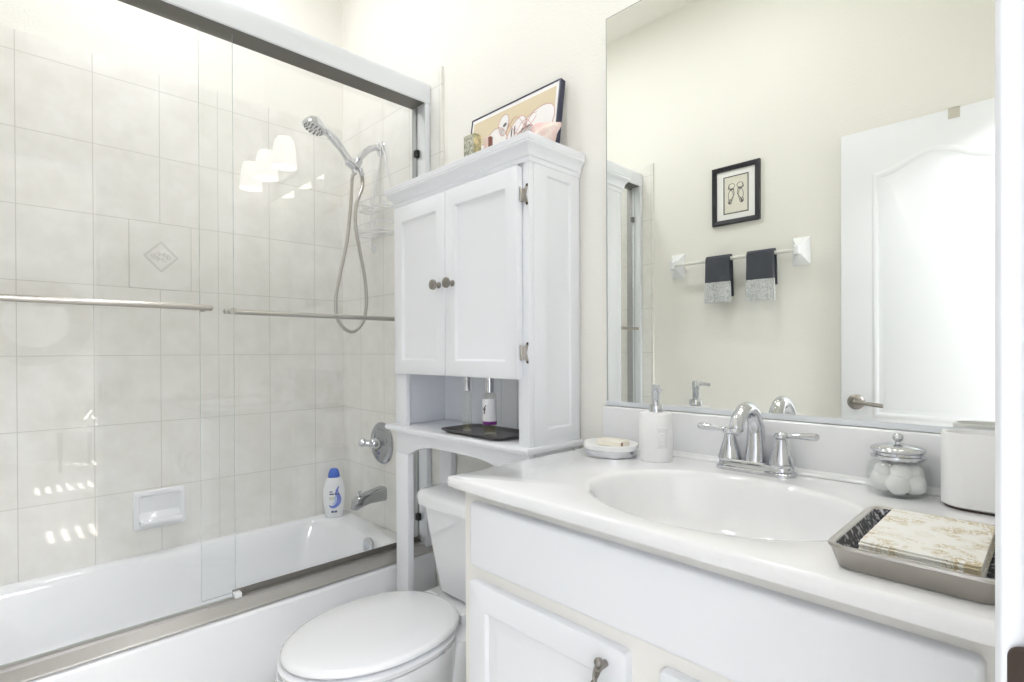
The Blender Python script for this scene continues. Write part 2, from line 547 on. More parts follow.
# open door lying against the opposite wall
dl = MB()
DX0, DX1, DYF, DYB = -0.675, -0.022, -0.235, -0.270
dl.box(DX0, DX1, DYB, DYF - 0.0005, 0.012, 2.069)
door = struct(dl.build('door_1', TRIM, bevel=0.002, loc=(DX1, DYB, 0)), 'white moulded panel door standing open, seen in the mirror', 'door')
def arch_loop(inset, d):
    x0, x1 = -0.553 + inset, -0.144 - inset
    z0, zl, zp = 0.834 + inset, 1.872 - inset, 1.936 - inset
    pts = [(x0, z0), (x1, z0)]
    for i in range(25):
        s = i / 24
        x = x1 + (x0 - x1) * s
        e = 0.5 - 0.5 * math.cos(2 * PI * s)
        pts.append((x, zl + (zp - zl) * e ** 1.15))
    return [(x, DYF + d, z) for x, z in pts]
# moulded frame relief: groove, then raised field
pm = MB()
pm.loft([arch_loop(-0.004, -0.0004), arch_loop(0.0, 0.0022), arch_loop(0.012, 0.0030), arch_loop(0.020, -0.0002)], False, False)
pm.loft([arch_loop(0.034, -0.0002), arch_loop(0.050, 0.0040)], False, True)
pm.build('upper_panel', TRIM, door)
pm = MB()
def rl(i, d): return [(x, DYF + d, z) for x, z in ((-0.553 + i, 0.20 + i), (-0.144 - i, 0.20 + i), (-0.144 - i, 0.70 - i), (-0.553 + i, 0.70 - i))]
pm.loft([rl(-0.004, -0.0004), rl(0, 0.0022), rl(0.012, 0.003), rl(0.02, -0.0002)], False, False)
pm.loft([rl(0.034, -0.0002), rl(0.05, 0.004)], False, True)
pm.build('lower_panel', TRIM, door)
lv = MB()
lv.lathe([(0.0, 0.0), (0.033, 0.0), (0.033, 0.006), (0.027, 0.012), (0.014, 0.016), (0.011, 0.045), (0.0, 0.047)], (-0.618, DYF, 0.893), (0, 1, 0))
lv.tube(curve([(-0.618, DYF + 0.040, 0.893), (-0.595, DYF + 0.042, 0.893), (-0.555, DYF + 0.042, 0.889), (-0.512, DYF + 0.036, 0.884)], 5), [0.010] * 6 + [0.0085] * 10, 12)
lev = lv.build('lever_handle', PEWTER, door)
lev['label'] = 'dark pewter door lever'
MB().box(DX0 - 0.001, DX0 + 0.0005, DYB + 0.010, DYF - 0.008, 0.872, 0.914).build('latch_plate', PEWTER, door)
hk = MB().box(-0.304, -0.268, DYF, DYF + 0.0015, 2.030, 2.0715).box(-0.304, -0.268, DYB, DYF + 0.0015, 2.0695, 2.0715)
h = tag(hk.build('over_door_hook', mat('beige_metal', (0.55, 0.52, 0.45), 0.5), loc=(-0.286, DYF, 2.03)), 'small beige over-door hook on the top edge of the open door', 'hook')

# rings around the added, unseen ceiling fill lamps
for k, (cx_, cy_) in enumerate(CEILING_FILLS):
    m = MB().lathe([(0.085, 0.0), (0.105, 0.0), (0.108, -0.004), (0.092, -0.008), (0.086, -0.004)], (cx_, cy_, ZT), cap0=False, cap1=False)
    tag(m.build('fill_lamp_trim', TRIM, loc=(cx_, cy_, ZT)), ('white ceiling ring of the added fill lamp in front of the vanity', 'white ceiling ring of the added fill lamp over the bathtub')[k], 'ceiling light', 'added ceiling fill lamps')

# ------------------------------------------------------------------ bathtub
tub = thing('bathtub', 'white alcove bathtub behind the sliding glass doors', 'bathtub', (-2.07, 0.47, 0.0))
X0, X1, Y0, Y1 = -2.455, -1.690, YF + 0.013, D - 0.013
m = MB()
N = 8
m.loft([at_z(rrect(X0, X1, Y0, Y1, 0.004, N), 0.0), at_z(rrect(X0, X1, Y0, Y1, 0.004, N), 0.327), at_z(rrect(X0, X1 - 0.003, Y0, Y1, 0.005, N), 0.337),
        at_z(rrect(X0, X1 - 0.012, Y0, Y1, 0.006, N), 0.343), at_z(rrect(X0, X1 - 0.03, Y0, Y1, 0.008, N), 0.345),
        at_z(rrect(X0 + 0.030, X1 - 0.105, Y0 + 0.085, Y1 - 0.092, 0.13, N), 0.341), at_z(rrect(X0 + 0.034, X1 - 0.112, Y0 + 0.095, Y1 - 0.098, 0.13, N), 0.335),
        at_z(rrect(X0 + 0.045, X1 - 0.118, Y0 + 0.12, Y1 - 0.104, 0.13, N), 0.315), at_z(rrect(X0 + 0.075, X1 - 0.135, Y0 + 0.26, Y1 - 0.165, 0.13, N), 0.14),
        at_z(rrect(X0 + 0.10, X1 - 0.16, Y0 + 0.34, Y1 - 0.19, 0.12, N), 0.075), at_z(rrect(X0 + 0.15, X1 - 0.21, Y0 + 0.42, Y1 - 0.25, 0.10, N), 0.06)], True, True)
m.build('tub_shell', TUBM, tub, angle=50)
MB().lathe([(0.0, 0.0), (0.036, 0.0), (0.036, 0.006), (0.030, 0.010), (0.012, 0.0115), (0.010, 0.009), (0.0, 0.009)], (-1.998, 1.108, 0.312), (0.1, -1, 0.12)).build('overflow_plate', CHROME, tub)

# ------------------------------------------------------------------ sliding shower doors
enc = thing('shower_door_frame', 'silver aluminium tub enclosure frame with wide rounded header', 'shower door frame', (-1.75, 0.47, 0.345))
YA, YB = YF + 0.014, D - 0.014
def extr(poly, y0, y1, name, mtl, parent, bevel=0.0):
    return MB().prism(poly, lambda x, z: (x, y0, z), lambda x, z: (x, y1, z)).build(name, mtl, parent, bevel=bevel)
hp = [(-1.716, 2.087), (-1.712, 2.090), (-1.7105, 2.110), (-1.711, 2.140), (-1.714, 2.158), (-1.722, 2.168), (-1.736, 2.173), (-1.800, 2.173), (-1.804, 2.169), (-1.804, 2.098), (-1.716, 2.098)]
extr(hp, YA, YB, 'header_rail', ALU, enc)
MB().box(-1.803, -1.7165, YA, YB, 2.089, 2.0985).build('header_channel_shade', ALUDARK, enc)  # shade inside the header, put into a dark strip
extr([(-1.692, 0.3455), (-1.693, 0.351), (-1.698, 0.354), (-1.737, 0.366), (-1.737, 0.3735), (-1.7625, 0.3735), (-1.7625, 0.366), (-1.798, 0.358), (-1.804, 0.354), (-1.804, 0.3455)], YA, YB, 'sill_track', SILL, enc, 0.0008)
MB().box(-1.7655, -1.7595, 0.515, YB, 0.372, 0.392).build('guide_rail', ALUDARK, enc, bevel=0.001)
cl = MB().box(-1.768, -1.736, 0.515, 0.535, 0.3735, 0.388)
cl.build('centre_guide', CLEARPL, enc, bevel=0.002)
for ya, yb in ((YB - 0.024, YB), (YA, YA + 0.024)):
    j = MB().box(-1.768, -1.7135, ya, yb, 0.352, 2.089)
    jo = j.build('side_jamb', ALU, enc, bevel=0.003)
    yy = (ya + yb) / 2
    MB().box(-1.806, -1.768, ya, yb, 0.352, 2.089).build('jamb_channel', mat('jamb_grey', (0.36, 0.36, 0.37), 0.4, 0.7), enc, bevel=0.002)
    s = -1 if yb > 0.5 else 1
    for zb in (1.885, 0.455):
        e = ya if s < 0 else yb
        bmp = MB().box(-1.772, -1.750, e, e + s * 0.016, zb, zb + 0.028)
        bmp.build('bumper', RUBBER, enc, bevel=0.003)

def pane(name, label, x, y0, y1, bar_x, by0, by1, ins):
    th = thing(name, label, 'glass door', (x, (y0 + y1) / 2, 0.376), 'sliding glass tub doors')
    p = MB()
    a, b, z0, z1 = x - 0.003, x + 0.003, 0.378, 2.10
    v = [(a, y0, z0), (b, y0, z0), (b, y1, z0), (a, y1, z0), (a, y0, z1), (b, y0, z1), (b, y1, z1), (a, y1, z1)]
    p.add(v, [(1, 2, 6, 5), (3, 0, 4, 7)])
    p.mat(1).add(v, [(0, 3, 2, 1), (4, 5, 6, 7), (0, 1, 5, 4), (2, 3, 7, 6)])
    p.build('glass', [PANE, GLASSEDGE], th, smooth=False)
    zb = 1.249
    sg = 1 if bar_x > x else -1
    rb = MB()
    rb.tube([(bar_x, by0 - 0.004, zb), (bar_x, by0, zb)] + [(bar_x, by0 + (by1 - by0) * k / 6, zb) for k in range(1, 6)] + [(bar_x, by1, zb), (bar_x, by1 + 0.004, zb)], [0.004] + [0.0085] * 7 + [0.004], 14)
    bar = rb.build('towel_bar', BRUSHED, th)
    for yy in (by0 + 0.012, by1 - 0.012):
        pb = MB().lathe([(0.0, 0), (0.010, 0), (0.010, 0.004), (0.0055, 0.008), (0.0055, abs(bar_x - x) - 0.004), (0.0, abs(bar_x - x) - 0.004)], (x + sg * 0.0032, yy, zb), (sg, 0, 0), seg=16)
        pb.build('bar_post', BRUSHED, th)
    return th
pane('sliding_glass_panel', 'nearer clear glass sliding panel at the left with a nickel bar outside', -1.750, YA + 0.028, 0.520, -1.700, -0.20, 0.446, False)
pane('sliding_glass_panel', 'farther clear glass sliding panel at the right with its bar inside the tub', -1.778, 0.435, YB - 0.028, -1.822, 0.515, 1.135, True)

# ------------------------------------------------------------------ shower fittings
TY = D - 0.012
m = thing('shower_valve', 'round chrome shower valve with lever knob on the tiled wall', 'tap', (-2.088, TY, 0.717))
MB().lathe([(0.0, 0.0), (0.092, 0.0), (0.092, 0.004), (0.086, 0.010), (0.066, 0.014), (0.060, 0.010), (0.045, 0.012), (0.03, 0.02), (0.0, 0.022)], (-2.088, TY, 0.717), (0, -1, 0), 40).build('escutcheon', DULLCHROME, m)
k = MB().lathe([(0.026, 0.0), (0.026, 0.035), (0.020, 0.045), (0.0, 0.046)], (-2.088, TY - 0.012, 0.717), (0, -1, 0))
k.tube(curve([(-2.088, TY - 0.045, 0.717), (-2.095, TY - 0.058, 0.720), (-2.105, TY - 0.075, 0.724), (-2.112, TY - 0.088, 0.726)], 4), [0.014] * 4 + [0.015] * 5 + [0.018] * 4, 16)
k.sphere((-2.112, TY - 0.088, 0.726), 0.019, 0.014, 0.019)
k.build('knob', CHROME, m)
m = thing('tub_spout', 'chrome tub filler spout with pull-up diverter', 'spout', (-2.082, TY, 0.496))
def sp_loop(y, hw, z0, z1):
    return [(x, y, z) for x, z in rrect(-2.082 - hw, -2.082 + hw, z0, z1, min(hw, (z1 - z0) / 2) * 0.55, 5)]
MB().loft([sp_loop(TY, 0.031, 0.466, 0.526), sp_loop(TY - 0.012, 0.031, 0.466, 0.526), sp_loop(TY - 0.035, 0.028, 0.466, 0.522), sp_loop(TY - 0.075, 0.025, 0.466, 0.515), sp_loop(TY - 0.105, 0.024, 0.458, 0.509),
           sp_loop(TY - 0.128, 0.023, 0.450, 0.502), sp_loop(TY - 0.142, 0.020, 0.449, 0.490), sp_loop(TY - 0.148, 0.014, 0.452, 0.476)]).build('spout_body', DULLCHROME, m)
MB().lathe([(0.0, 0), (0.005, 0), (0.005, 0.018), (0.010, 0.020), (0.010, 0.026), (0.0, 0.028)], (-2.082, TY - 0.118, 0.500), seg=14).build('diverter', CHROME, m)

m = thing('shower_outlet', 'curved chrome shower arm with wall flange', 'shower arm', (-2.085, TY, 2.016))
MB().lathe([(0.0, 0), (0.032, 0), (0.032, 0.003), (0.024, 0.010), (0.0125, 0.014), (0.0, 0.014)], (-2.085, TY, 2.016), (0, -1, 0)).build('flange', CHROME, m)
MB().tube(curve([(-2.085, TY, 2.016), (-2.085, 1.195, 2.014), (-2.085, 1.160, 1.994), (-2.085, 1.130, 1.960), (-2.085, 1.112, 1.935)], 6), 0.0135, 16).build('pipe', CHROME, m)
b = MB().lathe([(0.0, -0.02), (0.018, -0.02), (0.020, -0.01), (0.020, 0.018), (0.014, 0.024), (0.0, 0.024)], (-2.085, 1.106, 1.922), (0, 0.45, 0.9))
b.lathe([(0.012, -0.022), (0.019, -0.018), (0.019, 0.018), (0.012, 0.022)], (-2.085, 1.082, 1.916), (0, -0.85, 0.5))
b.lathe([(0.0, 0.0), (0.011, 0.0), (0.011, 0.03), (0.008, 0.034), (0.0, 0.034)], (-2.085, 1.122, 1.905), (0, 0.35, -0.95))
b.build('holder', CHROME, m)
m = thing('hand_shower', 'chrome hand shower with a long looping metal hose', 'hand shower', (-2.085, 1.082, 1.916))
hd = MB().tube(curve([(-2.085, 1.100, 1.885), (-2.085, 1.082, 1.916), (-2.085, 1.050, 1.955), (-2.085, 1.015, 1.992), (-2.085, 0.985, 2.016), (-2.085, 0.958, 2.028)], 5), [0.012] * 6 + [0.0155] * 8 + [0.018] * 6 + [0.016] * 6, 16)
hd.build('handle', CHROME, m)
ax = Vector((0.0, -0.36, -0.93)).normalized()
hc = Vector((-2.085, 0.925, 2.032))
hh = MB().lathe([(0.0, -0.034), (0.018, -0.032), (0.034, -0.020), (0.045, 0.0), (0.047, 0.012), (0.043, 0.016), (0.030, 0.018), (0.0, 0.0185)], hc, ax, 32)
so = hh.build('spray_head', CHROME, m)
nz = MB()
q = Vector((0, 0, 1)).rotation_difference(ax)
for ring, cnt in ((0.012, 6), (0.026, 10), (0.035, 14)):
    for i in range(cnt):
        p = hc + q @ Vector((ring * math.cos(2 * PI * i / cnt), ring * math.sin(2 * PI * i / cnt), 0.0165))
        nz.lathe([(0.0, 0.0), (0.0028, 0.0), (0.0022, 0.004), (0.0, 0.004)], p, ax, 8)
nz.build('nozzles', RUBBER, m)
hose = [(-2.085, 1.102, 1.882), (-2.075, 1.082, 1.858), (-2.07, 1.073, 1.758), (-2.07, 1.054, 1.588), (-2.07, 1.017, 1.418), (-2.07, 1.003, 1.334), (-2.07, 1.008, 1.262), (-2.07, 1.041, 1.217), (-2.07, 1.083, 1.208), (-2.07, 1.124, 1.248), (-2.066, 1.139, 1.322), (-2.062, 1.131, 1.428), (-2.056, 1.103, 1.553), (-2.052, 1.083, 1.655), (-2.052, 1.088, 1.740), (-2.060, 1.117, 1.810), (-2.078, 1.130, 1.850), (-2.085, 1.132, 1.875)]
hpts = curve(hose, 26)
rads = [0.0072 + 0.0007 * (1 if i % 2 else -1) for i in range(len(hpts))]
MB().tube(hpts, rads, 10).build('hose', BRUSHED, m, angle=80)

cad = thing('shower_caddy', 'small white wire caddy hanging from the shower arm', 'shower caddy', (-2.06, 1.2, 1.99))
wr = 0.0028
c = MB()
cx_ = -2.055
yw = 1.212
c.tube(curve([(cx_ - 0.11, yw, 1.595), (cx_ - 0.105, yw, 1.70), (cx_ - 0.055, yw, 1.85), (cx_ - 0.014, yw, 1.985), (cx_, yw - 0.012, 2.033), (cx_ + 0.014, yw, 1.985), (cx_ + 0.055, yw, 1.85), (cx_ + 0.105, yw, 1.70), (cx_ + 0.11, yw, 1.595)], 6), wr, 8)
c.build('hanger_wire', CLEARPL, cad)
for zz, hw, dep in ((1.772, 0.105, 0.07), (1.665, 0.112, 0.085)):
    c = MB()
    lo = [(x, y, zz) for x, y in rrect(cx_ - hw, cx_ + hw, yw - dep, yw, 0.02, 4)]
    c.tube(lo + [lo[0], lo[1]], wr, 8)
    lo2 = [(x, y, zz - 0.035) for x, y in rrect(cx_ - hw + 0.006, cx_ + hw - 0.006, yw - dep + 0.006, yw, 0.02, 4)]
    c.tube(lo2 + [lo2[0], lo2[1]], wr, 8)
    for i in range(6):
        xx = cx_ - hw + 0.02 + (2 * hw - 0.04) * i / 5
        c.tube([(xx, yw - dep, zz), (xx, yw - dep + 0.006, zz - 0.035), (xx, yw - 0.004, zz - 0.035)], wr * 0.7, 6)
    c.build('basket', CLEARPL, cad)
for s in (-1, 1):
    MB().lathe([(0.0, 0.0), (0.020, 0.0), (0.016, 0.005), (0.007, 0.009), (0.006, 0.014), (0.0, 0.015)], (cx_ + s * 0.095, TY - 0.0005, 1.588), (0, -1, 0), 18).build('suction_cup', CLEARPL, cad)

# ceramic soap holder on the far wall
sd = thing('soap_holder', 'white ceramic soap holder set in the tile above the tub', 'soap holder', (-2.456, 0.457, 0.51))
s = MB()
def sl(i, z0, z1, x):
    return [(x, y, z) for y, z in rrect(0.370 + i, 0.543 - i, z0, z1, 0.008, 4)]
s.loft([sl(0, 0.440, 0.588, -2.4555), sl(0, 0.440, 0.588, -2.447), sl(0.004, 0.444, 0.584, -2.443), sl(0.016, 0.458, 0.572, -2.4425), sl(0.024, 0.468, 0.562, -2.4535)], True, True)
s.build('backplate', PORC, sd)
s = MB()
lp = [[(-2.450, y, 0.470) for y in (0.398, 0.515)]]
prof_l = [(-2.4535, 0.505), (-2.440, 0.482), (-2.416, 0.476), (-2.414, 0.484), (-2.408, 0.484), (-2.406, 0.470), (-2.416, 0.457), (-2.4535, 0.455)]
s.prism(prof_l, lambda x, z: (x, 0.388, z), lambda x, z: (x, 0.525, z))
s.build('dish', PORC, sd, bevel=0.003)

# shampoo bottle
bx, by, bz = -2.388, 1.143, 0.342
sh = thing('shampoo_bottle', 'white shampoo bottle with blue cap on the tub corner', 'bottle', (bx, by, bz))
view = Vector((-bx, -by, 0)).normalized()          # faces the doorway
side = Vector((-view.y, view.x, 0))
def bl(w_, t_, z):
    return [Vector((bx, by, bz + z)) + side * (w_ * math.cos(2 * PI * i / 32)) + view * (t_ * math.sin(2 * PI * i / 32)) for i in range(32)]
prof = [(0.034, 0.018, 0.0), (0.038, 0.021, 0.004), (0.042, 0.024, 0.03), (0.048, 0.026, 0.07), (0.051, 0.027, 0.105), (0.049, 0.026, 0.135), (0.042, 0.024, 0.162), (0.033, 0.020, 0.182), (0.028, 0.018, 0.187)]
MB().loft([bl(*p) for p in prof]).build('bottle_body', BOTTLEW, sh)
MB().loft([bl(0.026, 0.018, 0.187), bl(0.027, 0.018, 0.189), bl(0.025, 0.017, 0.206), bl(0.019, 0.014, 0.223), bl(0.012, 0.009, 0.2285)]).build('cap', BLUECAP, sh)
def onb(u, z, lift=0.0006):
    k = 0
    while k < len(prof) - 2 and prof[k + 1][2] < z: k += 1
    a, b2 = prof[k], prof[k + 1]
    f = (z - a[2]) / (b2[2] - a[2])
    wv = a[0] + (b2[0] - a[0]) * f
    tv = a[1] + (b2[1] - a[1]) * f
    return Vector((bx, by, bz + z)) + side * u + view * (tv * math.sqrt(max(0.0, 1 - (u / wv) ** 2)) + lift)
def ribbon(mb, centre, width, lift=0.0006):
    """strip of label print following the bottle front"""
    A, B = [], []
    n = len(centre)
    for i, (u, z) in enumerate(centre):
        u0, z0 = centre[max(i - 1, 0)]
        u1, z1 = centre[min(i + 1, n - 1)]
        dx_, dz_ = u1 - u0, z1 - z0
        L = math.hypot(dx_, dz_) or 1
        wd = width[i] if isinstance(width, list) else width
        A.append(onb(u - dz_ / L * wd, z + dx_ / L * wd, lift))
        B.append(onb(u + dz_ / L * wd, z - dx_ / L * wd, lift))
    mb.loft([A, B], False, False, closed=False)
sw = MB()
c0 = [(-0.022 + 0.0 * i, 0.055) for i in range(1)]
cu = [(0.022, 0.150), (0.014, 0.132), (0.013, 0.118), (0.020, 0.102), (0.023, 0.085), (0.018, 0.067), (0.004, 0.055), (-0.012, 0.053), (-0.022, 0.062)]
cc = [(p.x, p.y) for p in curve([(u, z, 0) for u, z in cu], 5)]
ribbon(sw, cc, [0.001 + 0.0085 * math.sin(PI * i / (len(cc) - 1)) ** 0.8 for i in range(len(cc))])
sw.build('label_swirl', LABELBLUE, sh)
sw = MB()
cu2 = [(0.016, 0.120), (0.006, 0.100), (0.008, 0.082), (0.002, 0.070), (-0.010, 0.066)]
cc = [(p.x, p.y) for p in curve([(u, z, 0) for u, z in cu2], 5)]
ribbon(sw, cc, [0.001 + 0.004 * math.sin(PI * i / (len(cc) - 1)) for i in range(len(cc))], 0.0012)
sw.build('label_highlight', LABELLIGHT, sh)
for u0, u1, z, hh_ in ((-0.020, -0.006, 0.124, 0.0022), (-0.020, 0.0, 0.113, 0.0030), (0.003, 0.013, 0.113, 0.004), (0.016, 0.023, 0.113, 0.003), (-0.012, -0.001, 0.030, 0.0045), (0.002, 0.013, 0.030, 0.0045)):
    sw = MB()
    ribbon(sw, [(u0 + (u1 - u0) * i / 6, z) for i in range(7)], hh_, 0.0015)
    sw.build('label_print', LABELDARK, sh)
sw = MB()
ribbon(sw, [(-0.022 + 0.026 * i / 6, 0.096) for i in range(7)], 0.0018, 0.0011)
ribbon(sw, [(-0.022 + 0.022 * i / 6, 0.088) for i in range(7)], 0.0012, 0.0011)
sw.build('label_lines', LABELGREEN, sh)

# ------------------------------------------------------------------ over-the-toilet cabinet
cab = thing('over_toilet_cabinet', 'tall white over-toilet cabinet with two doors and open shelf', 'cabinet', (-1.313, 1.126, 0.0))
CX0, CX1, CYF, CYB = -1.645, -0.982, 1.020, 1.233
b = MB()
panel(b, [(CYF + 0.0185, CYB, 0.862, 1.645, 0.0), (CYF + 0.072, CYB - 0.040, 0.905, 1.604, 0.0), (CYF + 0.075, CYB - 0.043, 0.909, 1.600, -0.006)], lambda u, v, d: (CX1 + d, u, v), back=-0.016)
b.build('side_panel', WHITE, cab, bevel=0.0012)
b = MB()
panel(b, [(CYF + 0.0185, CYB, 0.862, 1.645, 0.0), (CYF + 0.072, CYB - 0.040, 0.905, 1.604, 0.0), (CYF + 0.075, CYB - 0.043, 0.909, 1.600, -0.006)], lambda u, v, d: (CX0 - d, u, v), back=-0.016)
b.build('side_panel', WHITE, cab, bevel=0.0012)
b = MB().box(CX0 + 0.016, CX1 - 0.016, CYB - 0.008, CYB, 0.862, 1.645)
for i in range(7):
    xx = CX0 + 0.10 + 0.078 * i
    b.box(xx, xx + 0.076, CYB - 0.0105, CYB - 0.008, 0.862, 1.045)
b.build('back_panel', WHITE, cab, bevel=0.0008, seg=1)
b = MB().box(CX0 + 0.0005, CX0 + 0.066, CYF, CYF + 0.018, 0.862, 1.645).box(CX1 - 0.042, CX1 - 0.0005, CYF, CYF + 0.018, 0.862, 1.645)
b.box(CX0 + 0.066, CX1 - 0.042, CYF, CYF + 0.018, 1.605, 1.645)
b.build('face_frame', WHITE, cab, bevel=0.0012)
MB().box(CX0 + 0.016, CX1 - 0.016, CYF + 0.001, CYB - 0.008, 1.046, 1.060).build('cabinet_floor', WHITE, cab)
# crown
cr = []
for z, o in ((1.628, 0.003), (1.640, 0.003), (1.643, 0.008), (1.650, 0.009), (1.657, 0.012), (1.664, 0.018), (1.669, 0.025), (1.672, 0.026), (1.675, 0.0235), (1.678, 0.026), (1.692, 0.028), (1.694, 0.026)):
    cr.append([(CX0 - o * 0.9, CYF - o, z), (CX1 + o * 0.8, CYF - o, z), (CX1 + o * 0.8, CYB, z), (CX0 - o * 0.9, CYB, z)])
MB().loft(cr).build('crown_moulding', WHITE, cab, angle=24)
# shelf board with nosing
sl_ = []
for z, o in ((0.843, 0.018), (0.845, 0.028), (0.850, 0.031), (0.855, 0.032), (0.860, 0.030), (0.862, 0.026)):
    sl_.append([(CX0 - o * 1.1, CYF - o * 0.75, z), (CX1 + o * 0.4, CYF - o * 0.75, z), (CX1 + o * 0.4, CYB, z), (CX0 - o * 1.1, CYB, z)])
MB().loft(sl_).build('shelf_board', WHITE, cab, angle=40)
# arched apron
pl = [(CX0 + 0.001, 0.843), (CX0 + 0.001, 0.762), (-1.588, 0.762), (-1.578, 0.7615)]
for i in range(0, 25):
    s = i / 24
    x = -1.572 + (-1.054 + 1.572) * s
    e = min(s, 1 - s)
    zz = 0.764 + 0.040 * (1 - (1 - min(1, e / 0.34)) ** 2.2) if e < 0.34 else 0.804
    pl.append((x, zz - 0.004 * math.exp(-((e - 0.03) / 0.03) ** 2)))
pl += [(-1.048, 0.7615), (-1.038, 0.762), (CX1 - 0.001, 0.762), (CX1 - 0.001, 0.843)]
MB().prism(pl, lambda x, z: (x, CYF + 0.002, z), lambda x, z: (x, CYF + 0.018, z)).build('arched_apron', WHITE, cab, bevel=0.001, seg=1)
for xa, lw in ((CX0, 0.075), (CX1 - 0.029, 0.029)):
    for ya, yb in ((CYF, CYF + 0.024), (CYB - 0.024, CYB)):
        MB().box(xa, xa + lw, ya, yb, 0.0, 0.7625 if ya == CYF else 0.843).build('leg', WHITE, cab, bevel=0.002)
for xa in (CX0 + 0.004, CX1 - 0.020):
    MB().box(xa, xa + 0.016, CYF + 0.0245, CYB - 0.0245, 0.762, 0.843).build('side_rail', WHITE, cab, bevel=0.001)
# doors
def cab_door(x0, x1, kx, hx):
    m_ = MB()
    z0, z1, yf, yb = 1.045, 1.617, 0.997, 1.0185
    panel(m_, [(x0, x1, z0, z1, 0.0), (x0 + 0.046, x1 - 0.046, z0 + 0.047, z1 - 0.052, 0.0), (x0 + 0.052, x1 - 0.052, z0 + 0.053, z1 - 0.058, 0.008)], lambda u, v, d: (u, yf + d, v), back=yb - yf)
    dr_ = m_.build('door', WHITE, cab, bevel=0.0015)
    kn = MB().lathe([(0.0, 0), (0.010, 0), (0.010, 0.003), (0.0055, 0.006), (0.0055, 0.014), (0.013, 0.018), (0.0165, 0.023), (0.0155, 0.029), (0.009, 0.032), (0.0, 0.0325)], (kx, yf, 1.328), (0, -1, 0), 24, 1.0, 1.0)
    kb = kn.build('knob', PEWTER, dr_)
    for zz in (1.540, 1.116):
        hg = MB()
        s_ = 1 if hx > x0 + 0.1 else -1
        hg.tube([(hx, yf + 0.010, zz - 0.021), (hx, yf + 0.010, zz - 0.019), (hx, yf + 0.010, zz + 0.019), (hx, yf + 0.010, zz + 0.021)], [0.0018, 0.0034, 0.0034, 0.0018], 10)
        lo = [(hx + s_ * 0.000, yf + 0.0215, zz - 0.014), (hx + s_ * 0.010, yf + 0.0215, zz - 0.029), (hx + s_ * 0.015, yf + 0.0215, zz - 0.029), (hx + s_ * 0.015, yf + 0.0215, zz - 0.020), (hx + s_ * 0.008, yf + 0.0215, zz), (hx + s_ * 0.015, yf + 0.0215, zz + 0.020), (hx + s_ * 0.015, yf + 0.0215, zz + 0.029), (hx + s_ * 0.010, yf + 0.0215, zz + 0.029), (hx + s_ * 0.000, yf + 0.0215, zz + 0.014)]
        hg.loft([lo, [(a, b_ + 0.0015, c_) for a, b_, c_ in lo]])
        hg.box(hx - s_ * 0.0045, hx + s_ * 0.001, yf + 0.012, yf + 0.022, zz - 0.017, zz + 0.017)
        hg.build('hinge', BRUSHED, dr_)
        for dz in (-0.0245, 0.0245):
            sc_ = MB()
            sc_.lathe([(0.0, 0), (0.0038, 0), (0.003, 0.002), (0.0, 0.0025)], (hx + s_ * 0.0125, yf + 0.0215, zz + dz), (0, -1, 0), 10)
            sc_.build('hinge_screw', BRONZE, dr_)
    return dr_
cab_door(-1.321, -1.006, -1.284, -1.001)
cab_door(-1.613, -1.3245, -1.352, -1.618)

# tray and bottles on the open shelf
ZS = 0.8622
ty = thing('shelf_tray', 'shallow dark grey tray on the open cabinet shelf', 'tray', (-1.235, 1.095, ZS))
m = MB()
def tl(i, r, z): return at_z(rrect(-1.392 + i, -1.100 - i, 1.014 + i, 1.180 - i, r, 6), z)
m.loft([tl(0.018, 0.022, ZS), tl(0.012, 0.027, ZS + 0.004), tl(0.0, 0.035, ZS + 0.010), tl(0.0, 0.035, ZS + 0.0125), tl(0.005, 0.030, ZS + 0.0125), tl(0.016, 0.024, ZS + 0.006), tl(0.024, 0.018, ZS + 0.004)])
m.build('tray_body', TRAYDARK, ty, angle=50)
def spray_bottle(name, label, x, y, r, h, liquid):
    z = ZS + 0.0043
    t_ = thing(name, label, 'bottle', (x, y, z), 'bottles on the shelf tray')
    MB().lathe([(0.0, 0.0), (r * 0.92, 0.0), (r, 0.003), (r, h * 0.93), (r * 0.9, h * 0.97), (r * 0.55, h), (0.0, h)], (x, y, z), seg=24).build('glass_body', BOTTLEG, t_)
    MB().lathe([(0.0, 0.004), (r * 0.82, 0.004), (r * 0.82, liquid), (0.0, liquid)], (x, y, z), seg=24).build('liquid', LIQUID, t_)
    MB().lathe([(0.0, h), (r * 0.62, h), (r * 0.62, h + 0.034), (r * 0.66, h + 0.035), (r * 0.66, h + 0.064), (r * 0.5, h + 0.067), (0.0, h + 0.067)], (x, y, z), seg=24).build('cap', CHROME, t_)
    return t_, z
spray_bottle('perfume_bottle', 'slim clear bottle with silver cap, left on the dark shelf tray', -1.330, 1.090, 0.0155, 0.128, 0.020)
t2, z2 = spray_bottle('body_mist_bottle', 'wider clear bottle with white grape label and purple band on the shelf tray', -1.222, 1.090, 0.0215, 0.128, 0.100)
def lab(mb, x, y, z, r, z0, z1, a0, a1, n=20):
    A = [(x + r * math.cos(a0 + (a1 - a0) * i / n), y + r * math.sin(a0 + (a1 - a0) * i / n), z + z0) for i in range(n + 1)]
    mb.loft([A, [(p[0], p[1], z + z1) for p in A]], False, False, closed=False)
vA = math.atan2(-1.090, 1.222)
m = MB(); lab(m, -1.222, 1.090, z2, 0.0220, 0.040, 0.108, vA - 1.7, vA + 1.5); m.build('label', LABELW, t2)
m = MB(); lab(m, -1.222, 1.090, z2, 0.0222, 0.030, 0.040, vA - 1.7, vA + 1.5); m.build('label_band', PURPLE, t2)
m = MB()
